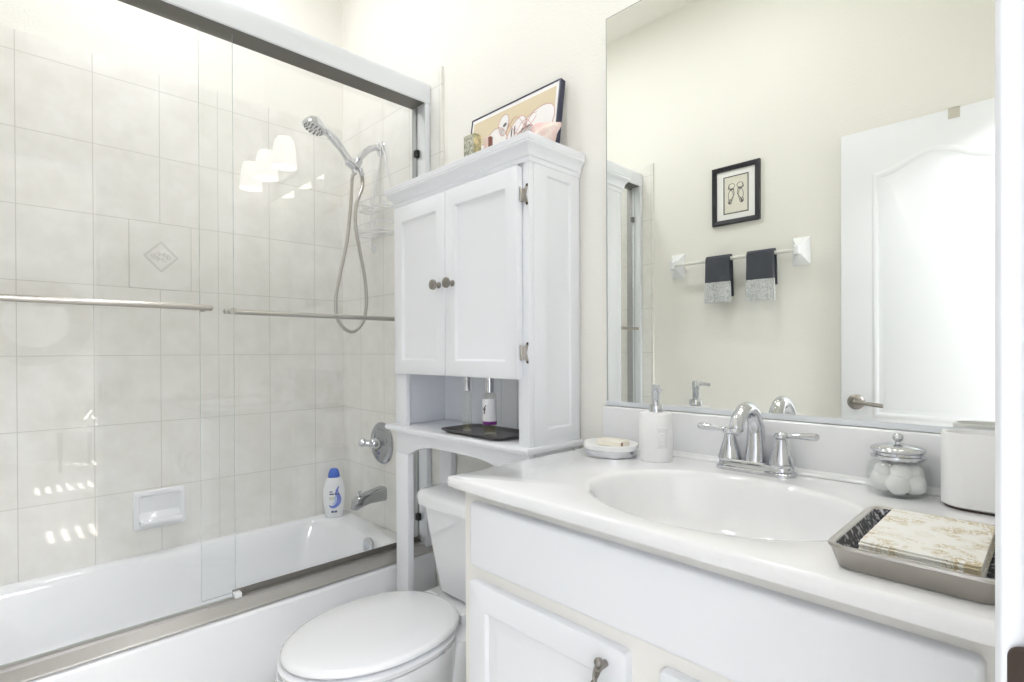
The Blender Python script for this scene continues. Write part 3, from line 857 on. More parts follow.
for du, dz in ((-0.78, 0.072), (-0.92, 0.077), (-0.66, 0.078), (-0.80, 0.082), (-0.80, 0.066), (-0.60, 0.087)):
    a = vA + du
    m.sphere((-1.222 + 0.0221 * math.cos(a), 1.090 + 0.0221 * math.sin(a), z2 + dz), 0.0022, 0.0022, 0.0030, 8, 6)
m.build('grape_motif', GRAPE, t2)

# things on top of the cabinet
ZC1 = 1.694
pf = thing('framed_picture', 'long dark-framed cream picture leaning on the wall atop the cabinet', 'picture', (-1.222, 1.20, ZC1))
def pic_pt(u, v, d):      # leaning frame, u along x, v up, d toward the room
    tilt = 0.14
    return (u, 1.190 + v * math.sin(tilt) - d * math.cos(tilt), ZC1 + v * math.cos(tilt) + d * math.sin(tilt) + 0.0025)
PX0, PX1, PH = -1.440, -1.030, 0.236
m = MB()
fr = []
for i, d_ in ((0, -0.006), (0, 0.014), (0.001, 0.016), (0.0042, 0.0158), (0.0052, 0.0125)):
    fr.append([pic_pt(PX0 + i, i, d_), pic_pt(PX1 - i, i, d_), pic_pt(PX1 - i, PH - i, d_), pic_pt(PX0 + i, PH - i, d_)])
m.loft(fr, False, False)
m.build('frame', NAVY, pf, smooth=False)
m = MB(); panel(m, [(PX0 + 0.005, PX1 - 0.005, 0.005, PH - 0.005, 0.0135)], pic_pt, back=-0.003); m.build('mat_board', MATW, pf, smooth=False)
m = MB(); panel(m, [(PX0 + 0.014, PX1 - 0.016, 0.014, PH - 0.018, 0.0143)], pic_pt, back=0.013); m.build('print', CREAM, pf, smooth=False)
def blob(mb, cu, cv, ru, rv, d, rot=0.0, n=28, wob=0.0):
    pts = []
    for i in range(n):
        a = 2 * PI * i / n
        k_ = 1 + wob * math.sin(3 * a + cu * 50)
        u = ru * math.cos(a) * k_; v = rv * math.sin(a) * k_
        pts.append(pic_pt(cu + u * math.cos(rot) - v * math.sin(rot), cv + u * math.sin(rot) + v * math.cos(rot), d))
    mb.loft([pts], False, True)
    return pts
shapes = [(-1.375, 0.080, 0.050, 0.050, 0.0), (-1.300, 0.100, 0.060, 0.062, 0.3), (-1.268, 0.166, 0.024, 0.036, 0.0), (-1.205, 0.100, 0.045, 0.070, -0.4), (-1.110, 0.115, 0.070, 0.058, 0.5), (-1.160, 0.075, 0.06, 0.05, 0.0)]
m = MB(); ln = MB()
for (cu, cv, ru, rv, ro) in shapes:
    p = blob(m, cu, cv, ru, rv, 0.0148, ro, wob=0.05)
    ln.tube([Vector(q_) for q_ in p] + [Vector(p[0])], 0.0011, 5)
m.build('pale_shapes', PAPERWHITE, pf, smooth=False)
for k_ in range(3):
    pts = [pic_pt(-1.245 + 0.018 * i, 0.150 + 0.025 * math.sin(i * 0.9 + k_ * 2) - 0.012 * k_, 0.0150) for i in range(8)]
    ln.tube(curve(pts, 4), 0.0009, 5)
ln.build('rose_outlines', PINKLINE, pf)
for cu, cv, ru, rv, ro in ((-1.262, 0.164, 0.009, 0.006, 0.4), (-1.225, 0.125, 0.003, 0.016, 0.0), (-1.212, 0.130, 0.003, 0.016, 0.0), (-1.330, 0.078, 0.012, 0.004, 0.2), (-1.150, 0.125, 0.010, 0.003, 0.2), (-1.175, 0.122, 0.006, 0.003, 0.0)):
    m = MB()
    blob(m, cu, cv, ru, rv, 0.0156, ro, 16)
    m.build('dark_accent', INK, pf, smooth=False)

g = thing('keepsake_box', 'small gilt patterned keepsake box on the cabinet top', 'box', (-1.285, 1.080, ZC1))
MB().box(-1.316, -1.264, 1.068, 1.098, ZC1 + 0.0005, ZC1 + 0.106).build('box_body', GOLD, g, bevel=0.0015)
MB().box(-1.3125, -1.2675, 1.0668, 1.0682, ZC1 + 0.004, ZC1 + 0.102).build('front_panel', GREYPRINT, g)
g = thing('greeting_card', 'blush pink folded card standing beside the gilt box', 'card', (-1.235, 1.10, ZC1))
MB().box(-1.254, -1.228, 1.100, 1.1025, ZC1 + 0.0005, ZC1 + 0.095).build('cover', PINKBOX, g)
MB().box(-1.2275, -1.217, 1.094, 1.1025, ZC1 + 0.0005, ZC1 + 0.088).build('spine', MAROON, g)
# conch shell: whorled spiral body, spire and flared lip
cs = thing('seashell', 'pink and cream conch seashell lying on the cabinet corner', 'seashell', (-1.015, 1.115, ZC1))
ax = Vector((0.90, 0.30, 0.30)).normalized()
prof = [(0.0, -0.075), (0.006, -0.070), (0.010, -0.058), (0.017, -0.046), (0.016, -0.041), (0.026, -0.030), (0.024, -0.026), (0.038, -0.010), (0.040, 0.004), (0.034, 0.022), (0.024, 0.045), (0.013, 0.068), (0.005, 0.086), (0.0, 0.088)]
q = Vector((0, 0, 1)).rotation_difference(ax)
loops = []
cc0 = Vector((-1.026, 1.112, ZC1 + 0.040))
prof = [(r * 0.84, z * 0.78) for r, z in prof]
for r, z in prof:
    lp = []
    for i in range(32):
        a = 2 * PI * i / 32
        rr = max(r, 1e-4) * (1 + 0.10 * math.cos(7 * a + z * 60) * (1 if r > 0.015 else 0.3)) * (1 + 0.25 * max(0.0, math.sin(a + 0.6)))
        lp.append(cc0 + q @ Vector((rr * math.cos(a), rr * math.sin(a), z)))
    loops.append(lp)
MB().loft(loops).build('whorl', SHELL, cs)
lip = MB()
lp0, lp1 = [], []
for i in range(14):
    s = i / 13
    z = -0.012 + 0.055 * s
    w_ = 0.026 * math.sin(PI * (0.12 + 0.8 * s)) ** 0.8
    lp0.append(cc0 + q @ Vector((0.020 * (1 - s) + 0.004, 0.020 * (1 - s) + 0.004, z)))
    lp1.append(cc0 + q @ Vector((0.020 * (1 - s) + w_ * 0.35, 0.016 * (1 - s) + w_, z + 0.006)))
lip.loft([lp0, lp1, [p + q @ Vector((0.003, 0.001, 0.0)) for p in lp1], [p + q @ Vector((0.003, 0.001, 0.0)) for p in lp0]], False, False, closed=False)
lip.build('flared_lip', SHELLIN, cs)

# ------------------------------------------------------------------ toilet
to = thing('toilet', 'white two-piece toilet with closed lid between tub and vanity', 'toilet', (-1.235, 0.85, 0.0))
TX = -1.250
def egg(rx, ryf, ryb, yc, z, n=48, ef=2.0, eb=2.7, xs=0.0):
    out = []
    for i in range(n):
        a = 2 * PI * i / n
        c_, s_ = math.cos(a), math.sin(a)
        e = ef if s_ < 0 else eb
        x = rx * math.copysign(abs(c_) ** (2 / e), c_)
        y = (ryf if s_ < 0 else ryb) * math.copysign(abs(s_) ** (2 / e), s_)
        out.append((TX + x + xs, yc + y, z))
    return out
b = MB()
b.loft([egg(0.115, 0.12, 0.17, 0.84, 0.0), egg(0.115, 0.13, 0.17, 0.84, 0.03), egg(0.105, 0.13, 0.17, 0.83, 0.09), egg(0.115, 0.16, 0.18, 0.80, 0.17), egg(0.145, 0.20, 0.20, 0.74, 0.25), egg(0.170, 0.225, 0.215, 0.71, 0.31), egg(0.178, 0.236, 0.222, 0.70, 0.345), egg(0.176, 0.234, 0.222, 0.70, 0.356), egg(0.14, 0.20, 0.18, 0.70, 0.357)])
b.loft([at_z(rrect(TX - 0.125, TX + 0.125, 0.86, 1.175, 0.03, 6), 0.18), at_z(rrect(TX - 0.150, TX + 0.150, 0.86, 1.19, 0.03, 6), 0.30), at_z(rrect(TX - 0.160, TX + 0.160, 0.87, 1.20, 0.03, 6), 0.352), at_z(rrect(TX - 0.155, TX + 0.155, 0.88, 1.195, 0.03, 6), 0.358)])
b.build('bowl', PORC, to, angle=55)
b = MB()
b.loft([egg(0.178, 0.236, 0.190, 0.711, 0.360), egg(0.181, 0.243, 0.196, 0.711, 0.364), egg(0.182, 0.244, 0.197, 0.711, 0.374), egg(0.176, 0.236, 0.193, 0.711, 0.378)])
b.build('seat', PORC, to, angle=60)
b = MB()
b.loft([egg(0.172, 0.231, 0.220, 0.713, 0.3860, eb=2.25), egg(0.180, 0.239, 0.226, 0.713, 0.389, eb=2.25), egg(0.180, 0.239, 0.226, 0.713, 0.394, eb=2.25), egg(0.174, 0.233, 0.221, 0.713, 0.400, eb=2.25), egg(0.166, 0.220, 0.210, 0.713, 0.403, eb=2.25), egg(0.09, 0.12, 0.11, 0.713, 0.406)])
b.build('lid', PORC, to, angle=60)
for s in (-1, 1):
    hb = MB()
    hb.loft([at_z(rrect(TX + s * 0.075 - 0.022, TX + s * 0.075 + 0.022, 0.925, 0.955, 0.008, 4), 0.358), at_z(rrect(TX + s * 0.075 - 0.022, TX + s * 0.075 + 0.022, 0.925, 0.955, 0.008, 4), 0.384), at_z(rrect(TX + s * 0.075 - 0.018, TX + s * 0.075 + 0.018, 0.929, 0.951, 0.008, 4), 0.389)])
    hb.build('hinge', PORC, to)
b = MB()
def tk(hw, yf, r, z): return at_z(rrect(TX - hw, TX + hw, yf, 1.212, r, 7), z)
b.loft([tk(0.122, 1.02, 0.03, 0.358), tk(0.133, 1.006, 0.03, 0.366), tk(0.154, 1.003, 0.032, 0.43), tk(0.181, 1.001, 0.035, 0.51), tk(0.203, 1.0, 0.035, 0.58), tk(0.215, 1.0, 0.035, 0.622)])
b.build('tank', PORC, to, angle=55)
b = MB()
b.loft([tk(0.222, 0.992, 0.04, 0.6225), tk(0.234, 0.980, 0.05, 0.626), tk(0.236, 0.977, 0.05, 0.652), tk(0.234, 0.980, 0.05, 0.661), tk(0.228, 0.992, 0.045, 0.668), tk(0.19, 1.03, 0.04, 0.672)])
b.build('tank_lid', PORC, to, angle=55)
lv = MB().lathe([(0.0, 0), (0.012, 0), (0.012, 0.008), (0.006, 0.012), (0.0, 0.012)], (TX + 0.135, 1.0, 0.575), (0, -1, 0), 16)
lv.tube([(TX + 0.135, 0.990, 0.575), (TX + 0.115, 0.984, 0.572), (TX + 0.075, 0.984, 0.566)], [0.006, 0.006, 0.0075], 10)
lv.build('flush_lever', CHROME, to)

# ------------------------------------------------------------------ vanity
van = thing('vanity_cabinet', 'long white bathroom vanity cabinet under the sink', 'vanity cabinet', (-0.45, 0.975, 0.0))
VX0, VX1, VYF, VYB = -0.882, -0.0135, 0.716, 1.2375
ZCT = 0.859
b = MB().box(VX0, VX0 + 0.016, VYF + 0.0185, VYB, 0.0, 0.8335).box(VX1 - 0.016, VX1, VYF + 0.0185, VYB, 0.0, 0.8335)
b.box(VX0 + 0.016, VX1 - 0.016, VYB - 0.012, VYB, 0.0, 0.8335)
b.box(VX0 + 0.016, VX1 - 0.016, VYF + 0.0185, VYB - 0.012, 0.10, 0.116)
b.box(VX0 + 0.016, VX1 - 0.016, VYF + 0.06, VYF + 0.075, 0.0, 0.10)
b.build('cabinet_body', CREAMWHITE, van, bevel=0.001, seg=1)
MB().box(VX0, VX1, VYF, VYF + 0.018, 0.10, 0.8335).build('face_frame', CREAMWHITE, van, bevel=0.0015)
FY = 0.698
def slab(x0, x1, z0, z1, name, rr=0.010):
    m_ = MB()
    def L(i, y): return [(x, y, z) for x, z in rrect(x0 + i, x1 - i, z0 + i, z1 - i, max(rr - i, 0.003), 5)]
    m_.loft([L(0, VYF - 0.0003), L(0, FY + 0.008), L(0.0025, FY + 0.0025), L(0.008, FY)])
    return m_, L
m, L = slab(-0.849, -0.050, 0.678, 0.811, 'front')
m.build('false_drawer_front', PANELWHITE, van, angle=50)
def vdoor(x0, x1, z0, z1, hx):
    m_ = MB()
    def L(i, y, r=0.006): return [(x, y, z) for x, z in rrect(x0 + i, x1 - i, z0 + i, z1 - i, r, 5)]
    m_.loft([L(0, VYF - 0.0003, 0.010), L(0, FY + 0.008, 0.010), L(0.0025, FY + 0.0025, 0.009), L(0.008, FY, 0.006), L(0.052, FY, 0.004), L(0.058, FY + 0.006, 0.004), L(0.066, FY + 0.006, 0.004), L(0.088, FY + 0.0005, 0.003)])
    d_ = m_.build('door', PANELWHITE, van, angle=30)
    h_ = MB()
    zt, zb_ = 0.622, 0.520
    yy = FY - 0.022
    h_.sphere((hx, yy + 0.004, zt + 0.006), 0.0078)
    h_.sphere((hx, yy + 0.004, zb_ - 0.006), 0.0078)
    for e_, s_ in ((zt, -1), (zb_, 1)):
        h_.lathe([(0.004, 0.0), (0.0065, 0.004), (0.004, 0.008)], (hx, yy + 0.002, e_ - 0.004 + s_ * 0.004), (0, 0, 1), 14)
        h_.tube([(hx, FY, e_ + s_ * 0.002), (hx, yy, e_ + s_ * 0.004)], [0.006, 0.004], 10)
    n = 40
    for ph in (0, PI):
        pts = []
        for i in range(n + 1):
            s = i / n
            a = ph + 4 * PI * s
            r = 0.0026 + 0.0032 * math.sin(PI * s)
            pts.append((hx + r * math.cos(a), yy - 0.010 * math.sin(PI * s) + r * math.sin(a), zt + (zb_ - zt) * s))
        h_.tube(pts, [0.0026 + 0.0012 * math.sin(PI * i / n) for i in range(n + 1)], 8)
    h_.build('pull', PEWTER, d_)
vdoor(-0.852, -0.468, 0.13, 0.650, -0.506)
vdoor(-0.413, -0.050, 0.13, 0.650, -0.375)

ct = thing('vanity_countertop', 'glossy white countertop with integral oval sink and backsplash', 'countertop', (-0.45, 0.96, 0.8335))
BX, BY, BA, BB = -0.430, 0.918, 0.235, 0.186
n = 96
def ell(k, z, dy=0.0):
    return [(BX + BA * k * math.cos(2 * PI * i / n), BY + dy + BB * k * math.sin(2 * PI * i / n), z) for i in range(n)]
KX0, KX1, KY0, KY1 = -0.897, -0.0135, 0.681, 1.2365
def rct(i, z):
    x0, x1, y0, y1 = KX0 + i, KX1, KY0 + i, KY1
    out = []
    angs = [2 * PI * k / n for k in range(n)]
    for a in angs:
        c_, s_ = math.cos(a) * BA, math.sin(a) * BB
        t_ = min([(x1 - BX) / c_ if c_ > 1e-9 else 1e9, (x0 - BX) / c_ if c_ < -1e-9 else 1e9, (y1 - BY) / s_ if s_ > 1e-9 else 1e9, (y0 - BY) / s_ if s_ < -1e-9 else 1e9])
        out.append([BX + c_ * t_, BY + s_ * t_, z])
    for cx_, cy_ in ((x0, y0), (x1, y0), (x0, y1), (x1, y1)):     # snap the nearest sample to each corner
        j = min(range(n), key=lambda q_: (out[q_][0] - cx_) ** 2 + (out[q_][1] - cy_) ** 2)
        out[j][0], out[j][1] = cx_, cy_
    return [tuple(p) for p in out]
m = MB()
m.loft([rct(0.004, 0.834), rct(0.0, 0.838), rct(0.0, 0.853), rct(0.002, 0.857), rct(0.006, ZCT), ell(1.07, ZCT), ell(1.045, ZCT - 0.0004), ell(1.022, ZCT - 0.0016), ell(1.003, ZCT - 0.0040), ell(0.988, ZCT - 0.0080), ell(0.975, ZCT - 0.0140), ell(0.960, ZCT - 0.0240), ell(0.940, ZCT - 0.0380), ell(0.905, ZCT - 0.0580),
        ell(0.85, ZCT - 0.080), ell(0.77, ZCT - 0.100), ell(0.65, ZCT - 0.118), ell(0.5, ZCT - 0.130), ell(0.33, ZCT - 0.137), ell(0.18, ZCT - 0.140), ell(0.10, ZCT - 0.141)], False, True)
m.build('counter_slab', MARBLE, ct, angle=60)
b = MB()
b.prism([(1.2120, 0.8595), (1.2145, 0.9645), (1.2175, 0.9675), (1.2365, 0.9675), (1.2365, 0.8595)], lambda y, z: (-0.886, y, z), lambda y, z: (-0.0135, y, z))
b.prism([(1.2125, 0.8725), (1.2090, 0.8645), (1.2020, 0.8595), (1.2130, 0.8590)], lambda y, z: (-0.886, y, z), lambda y, z: (-0.0135, y, z))
b.build('backsplash', MARBLE, ct, bevel=0.001)
MB().lathe([(0.0, 0.0), (0.022, 0.0), (0.022, 0.004), (0.017, 0.005), (0.015, 0.003), (0.0, 0.003)], (BX, BY, ZCT - 0.1415)).build('drain', CHROME, ct)

# faucet
FX, FYC = -0.456, 1.172
fa = thing('sink_faucet', 'chrome two-handle sink faucet with arched spout', 'faucet', (FX, FYC, ZCT))
def fb(ix, iy, z, r=0.02): return at_z(rrect(FX - 0.083 + ix, FX + 0.083 - ix, FYC - 0.028 + iy, FYC + 0.028 - iy, r, 8), z)
MB().loft([fb(0, 0, ZCT + 0.0003, 0.027), fb(0, 0, ZCT + 0.006, 0.027), fb(0.003, 0.003, ZCT + 0.009, 0.024), fb(0.006, 0.006, ZCT + 0.010, 0.021), fb(0.007, 0.007, ZCT + 0.020, 0.02), fb(0.011, 0.010, ZCT + 0.024, 0.017)]).build('base_plate', CHROME, fa, angle=40)
sp_ = curve([(FX, FYC + 0.004, ZCT + 0.022), (FX, FYC + 0.006, ZCT + 0.060), (FX, FYC + 0.002, ZCT + 0.105), (FX, FYC - 0.020, ZCT + 0.134), (FX, FYC - 0.055, ZCT + 0.138), (FX, FYC - 0.085, ZCT + 0.120), (FX, FYC - 0.096, ZCT + 0.100)], 6)
nn = len(sp_)
MB().tube(sp_, [0.0215 - 0.0075 * min(1, i / (nn * 0.55)) for i in range(nn - 3)] + [0.0145, 0.0150, 0.0140], 20).build('spout', CHROME, fa)
e = sp_[-1]; dv = (sp_[-1] - sp_[-2]).normalized()
MB().lathe([(0.0, 0), (0.0105, 0), (0.0105, 0.008), (0.0085, 0.010), (0.0, 0.010)], e, dv, 18).build('aerator', CHROME, fa)
for s in (-1, 1):
    hx = FX + s * 0.054
    hm = MB().lathe([(0.0, 0.0), (0.0245, 0.0), (0.0255, 0.004), (0.024, 0.010), (0.020, 0.024), (0.015, 0.040), (0.012, 0.052), (0.0115, 0.056), (0.0145, 0.059), (0.0150, 0.064), (0.012, 0.069), (0.006, 0.072), (0.0, 0.0725)], (hx, FYC, ZCT + 0.020), seg=28)
    ho = hm.build('handle', CHROME, fa)
    lp = MB()
    lp.tube([(hx + s * 0.004, FYC, ZCT + 0.083), (hx + s * 0.018, FYC - 0.001, ZCT + 0.085), (hx + s * 0.032, FYC - 0.003, ZCT + 0.086), (hx + s * 0.055, FYC - 0.005, ZCT + 0.0875), (hx + s * 0.068, FYC - 0.006, ZCT + 0.088), (hx + s * 0.072, FYC - 0.0065, ZCT + 0.088)], [0.0055, 0.0048, 0.0055, 0.0075, 0.0075, 0.004], 14)
    lp.build('lever', CHROME, ho)

# counter accessories
sx_, sy_ = -0.788, 1.112
sdh = thing('soap_dish', 'round white soap dish on a silver foot left of the sink', 'soap dish', (sx_, sy_, ZCT))
MB().lathe([(0.0, 0.0003), (0.055, 0.0003), (0.057, 0.002), (0.0575, 0.015), (0.0585, 0.017), (0.0, 0.017)], (sx_, sy_, ZCT), seg=40, sx=1.16, sy=1.04).build('foot', CHROME, sdh)
MB().lathe([(0.0, 0.017), (0.059, 0.017), (0.0605, 0.0185), (0.061, 0.029), (0.0595, 0.0310), (0.054, 0.0295), (0.048, 0.024), (0.0, 0.022)], (sx_, sy_, ZCT), seg=40, sx=1.16, sy=1.04).build('dish', CERAMIC, sdh)
so = thing('soap_bar', 'cream bar of soap lying on the white soap dish', 'soap', (sx_ + 0.004, sy_ + 0.005, ZCT + 0.022))
def sbl(i, z): z += 0.003; return at_z(rrect(sx_ - 0.034 + i, sx_ + 0.042 - i, sy_ - 0.018 + i, sy_ + 0.026 - i, 0.006, 4), ZCT + z)
MB().loft([sbl(0.003, 0.0193), sbl(0.0, 0.022), sbl(0.0, 0.033), sbl(0.003, 0.036)]).build('bar', SOAP, so)
MB().box(sx_ + 0.0385, sx_ + 0.0425, sy_ - 0.0150, sy_ - 0.009, ZCT + 0.027, ZCT + 0.036).build('paper_band', BROWN, so)

dx_, dy_ = -0.672, 1.133
dp = thing('soap_dispenser', 'white ceramic soap dispenser with chrome pump beside the faucet', 'soap dispenser', (dx_, dy_, ZCT))
MB().lathe([(0.0, 0.0004), (0.0365, 0.0004), (0.0385, 0.003), (0.0385, 0.108), (0.0365, 0.113), (0.030, 0.115), (0.0, 0.115)], (dx_, dy_, ZCT), seg=44).build('bottle', CERAMIC, dp)
emb = MB()
vA = math.atan2(-dy_, -dx_) + 0.35
def ebar(a0, a1, z0, z1):
    n_ = 8
    o_, i_ = [], []
    ring = [[], [], [], []]
    for k in range(n_ + 1):
        a = a0 + (a1 - a0) * k / n_
        for j, (r_, zz) in enumerate(((0.0383, z0), (0.0408, z0 + 0.0008), (0.0408, z1 - 0.0008), (0.0383, z1))):
            ring[j].append((dx_ + r_ * math.cos(a), dy_ + r_ * math.sin(a), ZCT + zz))
    emb.loft(ring, False, False, closed=False)
for q in (0.0, 0.0):
    pass
ebar(vA - 0.36, vA + 0.36, 0.078, 0.083); ebar(vA - 0.30, vA + 0.30, 0.028, 0.033)
ebar(vA - 0.36, vA - 0.26, 0.036, 0.078); ebar(vA + 0.26, vA + 0.36, 0.036, 0.078)
ebar(vA - 0.16, vA + 0.16, 0.066, 0.070); ebar(vA - 0.16, vA + 0.16, 0.044, 0.048); ebar(vA - 0.16, vA - 0.08, 0.048, 0.066); ebar(vA + 0.08, vA + 0.16, 0.048, 0.066)
emb.build('embossed_emblem', CERAMIC, dp)
pmp = MB().lathe([(0.0, 0.115), (0.0165, 0.115), (0.0165, 0.130), (0.0155, 0.132), (0.0085, 0.133), (0.0085, 0.158), (0.0095, 0.160), (0.0095, 0.178), (0.0075, 0.181), (0.0, 0.181)], (dx_, dy_, ZCT), seg=24)
pmp.tube(curve([(dx_, dy_, ZCT + 0.172), (dx_ + 0.012, dy_ - 0.012, ZCT + 0.173), (dx_ + 0.026, dy_ - 0.026, ZCT + 0.170)], 4), [0.0065] * 4 + [0.005] * 5, 12)
pmp.build('pump', CHROME, dp)

jx, jy = -0.203, 1.172
jr = thing('cotton_jar', 'glass jar of cotton balls with a silver lid', 'jar', (jx, jy, ZCT))
MB().lathe([(0.0, 0.0004), (0.044, 0.0004), (0.0485, 0.003), (0.050, 0.008), (0.050, 0.044), (0.047, 0.054), (0.040, 0.060), (0.038, 0.064), (0.0365, 0.064), (0.0365, 0.060), (0.044, 0.053), (0.047, 0.044), (0.047, 0.007), (0.0, 0.005)], (jx, jy, ZCT), seg=40, cap0=False, cap1=False).build('glass_body', JARG, jr)
lid = MB().lathe([(0.0, 0.0645), (0.0365, 0.0645), (0.041, 0.0650), (0.0425, 0.068), (0.0415, 0.071), (0.038, 0.0725), (0.038, 0.0765), (0.041, 0.078), (0.0425, 0.081), (0.041, 0.084), (0.036, 0.087), (0.022, 0.090), (0.005, 0.0915), (0.004, 0.096), (0.0, 0.096)], (jx, jy, ZCT), seg=40)
lid.sphere((jx, jy, ZCT + 0.1025), 0.0085)
lid.build('lid', CHROME, jr)
cg = 0
for zz, rr, cnt in ((0.0235, 0.027, 6), (0.0235, 0.0, 1), (0.043, 0.022, 5), (0.046, 0.0, 1)):
    for i in range(cnt):
        a = 2 * PI * i / cnt + zz * 30
        p = MB()
        cxx, cyy, czz = jx + rr * math.cos(a), jy + rr * math.sin(a), ZCT + zz
        R = 0.0185 if zz < 0.0405 else 0.0165
        loops = []
        for kk in range(11):
            al = -PI / 2 + PI * kk / 10
            loops.append([(cxx + R * math.cos(al) * math.cos(2 * PI * j / 14) * (1 + 0.07 * math.sin(3 * j + kk + i)), cyy + R * math.cos(al) * math.sin(2 * PI * j / 14) * (1 + 0.07 * math.cos(2 * j + kk)), czz + R * math.sin(al) * (1 + 0.05 * math.sin(j))) for j in range(14)])
        p.loft(loops)
        place = ('in the lowest ring of the jar', 'at the bottom centre of the jar', 'in the upper ring of the jar', 'topmost under the jar lid')[(0 if cnt > 1 else 1) if zz < 0.03 else (2 if cnt > 1 else 3)]
        tag(p.build('cotton_ball', COTTON, loc=(cxx, cyy, czz - R)), 'fluffy white cotton ball ' + place, 'cotton ball', 'cotton balls in the jar')

# white rounded canister with an open oval top
cn = thing('white_canister', 'white ceramic oval canister at the right end of the counter', 'canister', (-0.077, 1.158, ZCT))
def cl_(i, r, z): return at_z(rrect(-0.140 + i, -0.016 - i, 1.115 + i, 1.200 - i, r, 8), ZCT + z)
MB().loft([cl_(0.005, 0.036, 0.0035), cl_(0.0, 0.0415, 0.006), cl_(0.0, 0.0415, 0.121), cl_(0.002, 0.039, 0.1245), cl_(0.006, 0.035, 0.1245), cl_(0.008, 0.033, 0.121), cl_(0.008, 0.033, 0.012)]).build('body', CERAMIC, cn, angle=50)
MB().loft([cl_(0.004, 0.037, 0.0003), cl_(0.003, 0.038, 0.0036)]).build('base_ring', BRONZE, cn)

# guest towel tray
gt = thing('guest_towel_tray', 'rectangular pewter tray holding paper towels at the counter corner', 'tray', (-0.114, 0.826, ZCT))
def gl_(i, r, z): return at_z(rrect(-0.197 + i, -0.030 - i, 0.710 + i, 0.942 - i, r, 6), ZCT + z)
m = MB()
m.loft([gl_(0.014, 0.014, 0.0004), gl_(0.010, 0.016, 0.003), gl_(0.003, 0.020, 0.024), gl_(0.0, 0.022, 0.027), gl_(0.001, 0.021, 0.030), gl_(0.006, 0.018, 0.0305), gl_(0.0085, 0.016, 0.028)], True, False)
m.build('tray_body', BRUSHED, gt, angle=50)
m = MB()
m.loft([gl_(0.0085, 0.016, 0.028), gl_(0.018, 0.012, 0.007), gl_(0.021, 0.010, 0.0055)], False, True)
li = m.build('tray_lining', STUD, gt, angle=50)
li['label'] = 'dark tooled inside of the tray'
for k in range(9):
    z0 = ZCT + 0.0062 + 0.0031 * k
    ox, oy = random.uniform(-0.0012, 0.0012), random.uniform(-0.0012, 0.0012)
    p = MB()
    x0, x1, y0, y1 = -0.166 + ox, -0.056 + ox, 0.737 + oy, 0.922 + oy
    bow = 0.0
    def nl(i, z): return at_z(rrect(x0 + i, x1 - i, y0 + i, y1 - i, 0.003, 3), z)
    p.loft([nl(0.0012, z0), nl(0.0, z0 + 0.0008), nl(0.0, z0 + 0.0022), nl(0.0012, z0 + 0.0030)])
    lbl = 'tan toile-print paper guest towel, topmost of the stack in the tray' if k == 8 else 'folded toile-print paper guest towel in the stack under the topmost one'
    tag(p.build('paper_towel', TOILE, loc=(x0, y0, z0)), lbl, 'paper towel', 'paper guest towels in the tray')

# ------------------------------------------------------------------ mirror
mi = thing('wall_mirror', 'large frameless wall mirror above the backsplash', 'mirror', (-0.45, 1.235, 0.968))
b = MB()
MX0, MX1, MZ0, MZ1 = -0.886, -0.020, 0.971, 2.052
v = [(MX0, 1.2335, MZ0), (MX1, 1.2335, MZ0), (MX1, 1.2335, MZ1), (MX0, 1.2335, MZ1), (MX0, D, MZ0), (MX1, D, MZ0), (MX1, D, MZ1), (MX0, D, MZ1)]
e_ = 0.0018
vi = [(MX0 + e_, 1.2335, MZ0), (MX1 - e_, 1.2335, MZ0), (MX1 - e_, 1.2335, MZ1 - e_), (MX0 + e_, 1.2335, MZ1 - e_)]
b.add(vi, [(0, 1, 2, 3)])
b.mat(1).add(v[:4] + vi, [(1, 2, 6, 5), (2, 3, 7, 6), (3, 0, 4, 7)])
b.mat(1).add(v, [(4, 7, 6, 5), (0, 4, 5, 1), (1, 5, 6, 2), (2, 6, 7, 3), (3, 7, 4, 0)])
b.build('mirror_glass', [MIRRORM, mat('mirror_edge', (0.20, 0.22, 0.22), 0.3)], mi, smooth=False)
MB().prism([(1.2315, 0.9685), (1.2315, 0.981), (1.2330, 0.981), (1.2330, 0.9700), (D - 0.0003, 0.9700), (D - 0.0003, 0.9685)], lambda y, z: (MX0, y, z), lambda y, z: (MX1, y, z)).build('bottom_channel', ALU, mi, smooth=False)

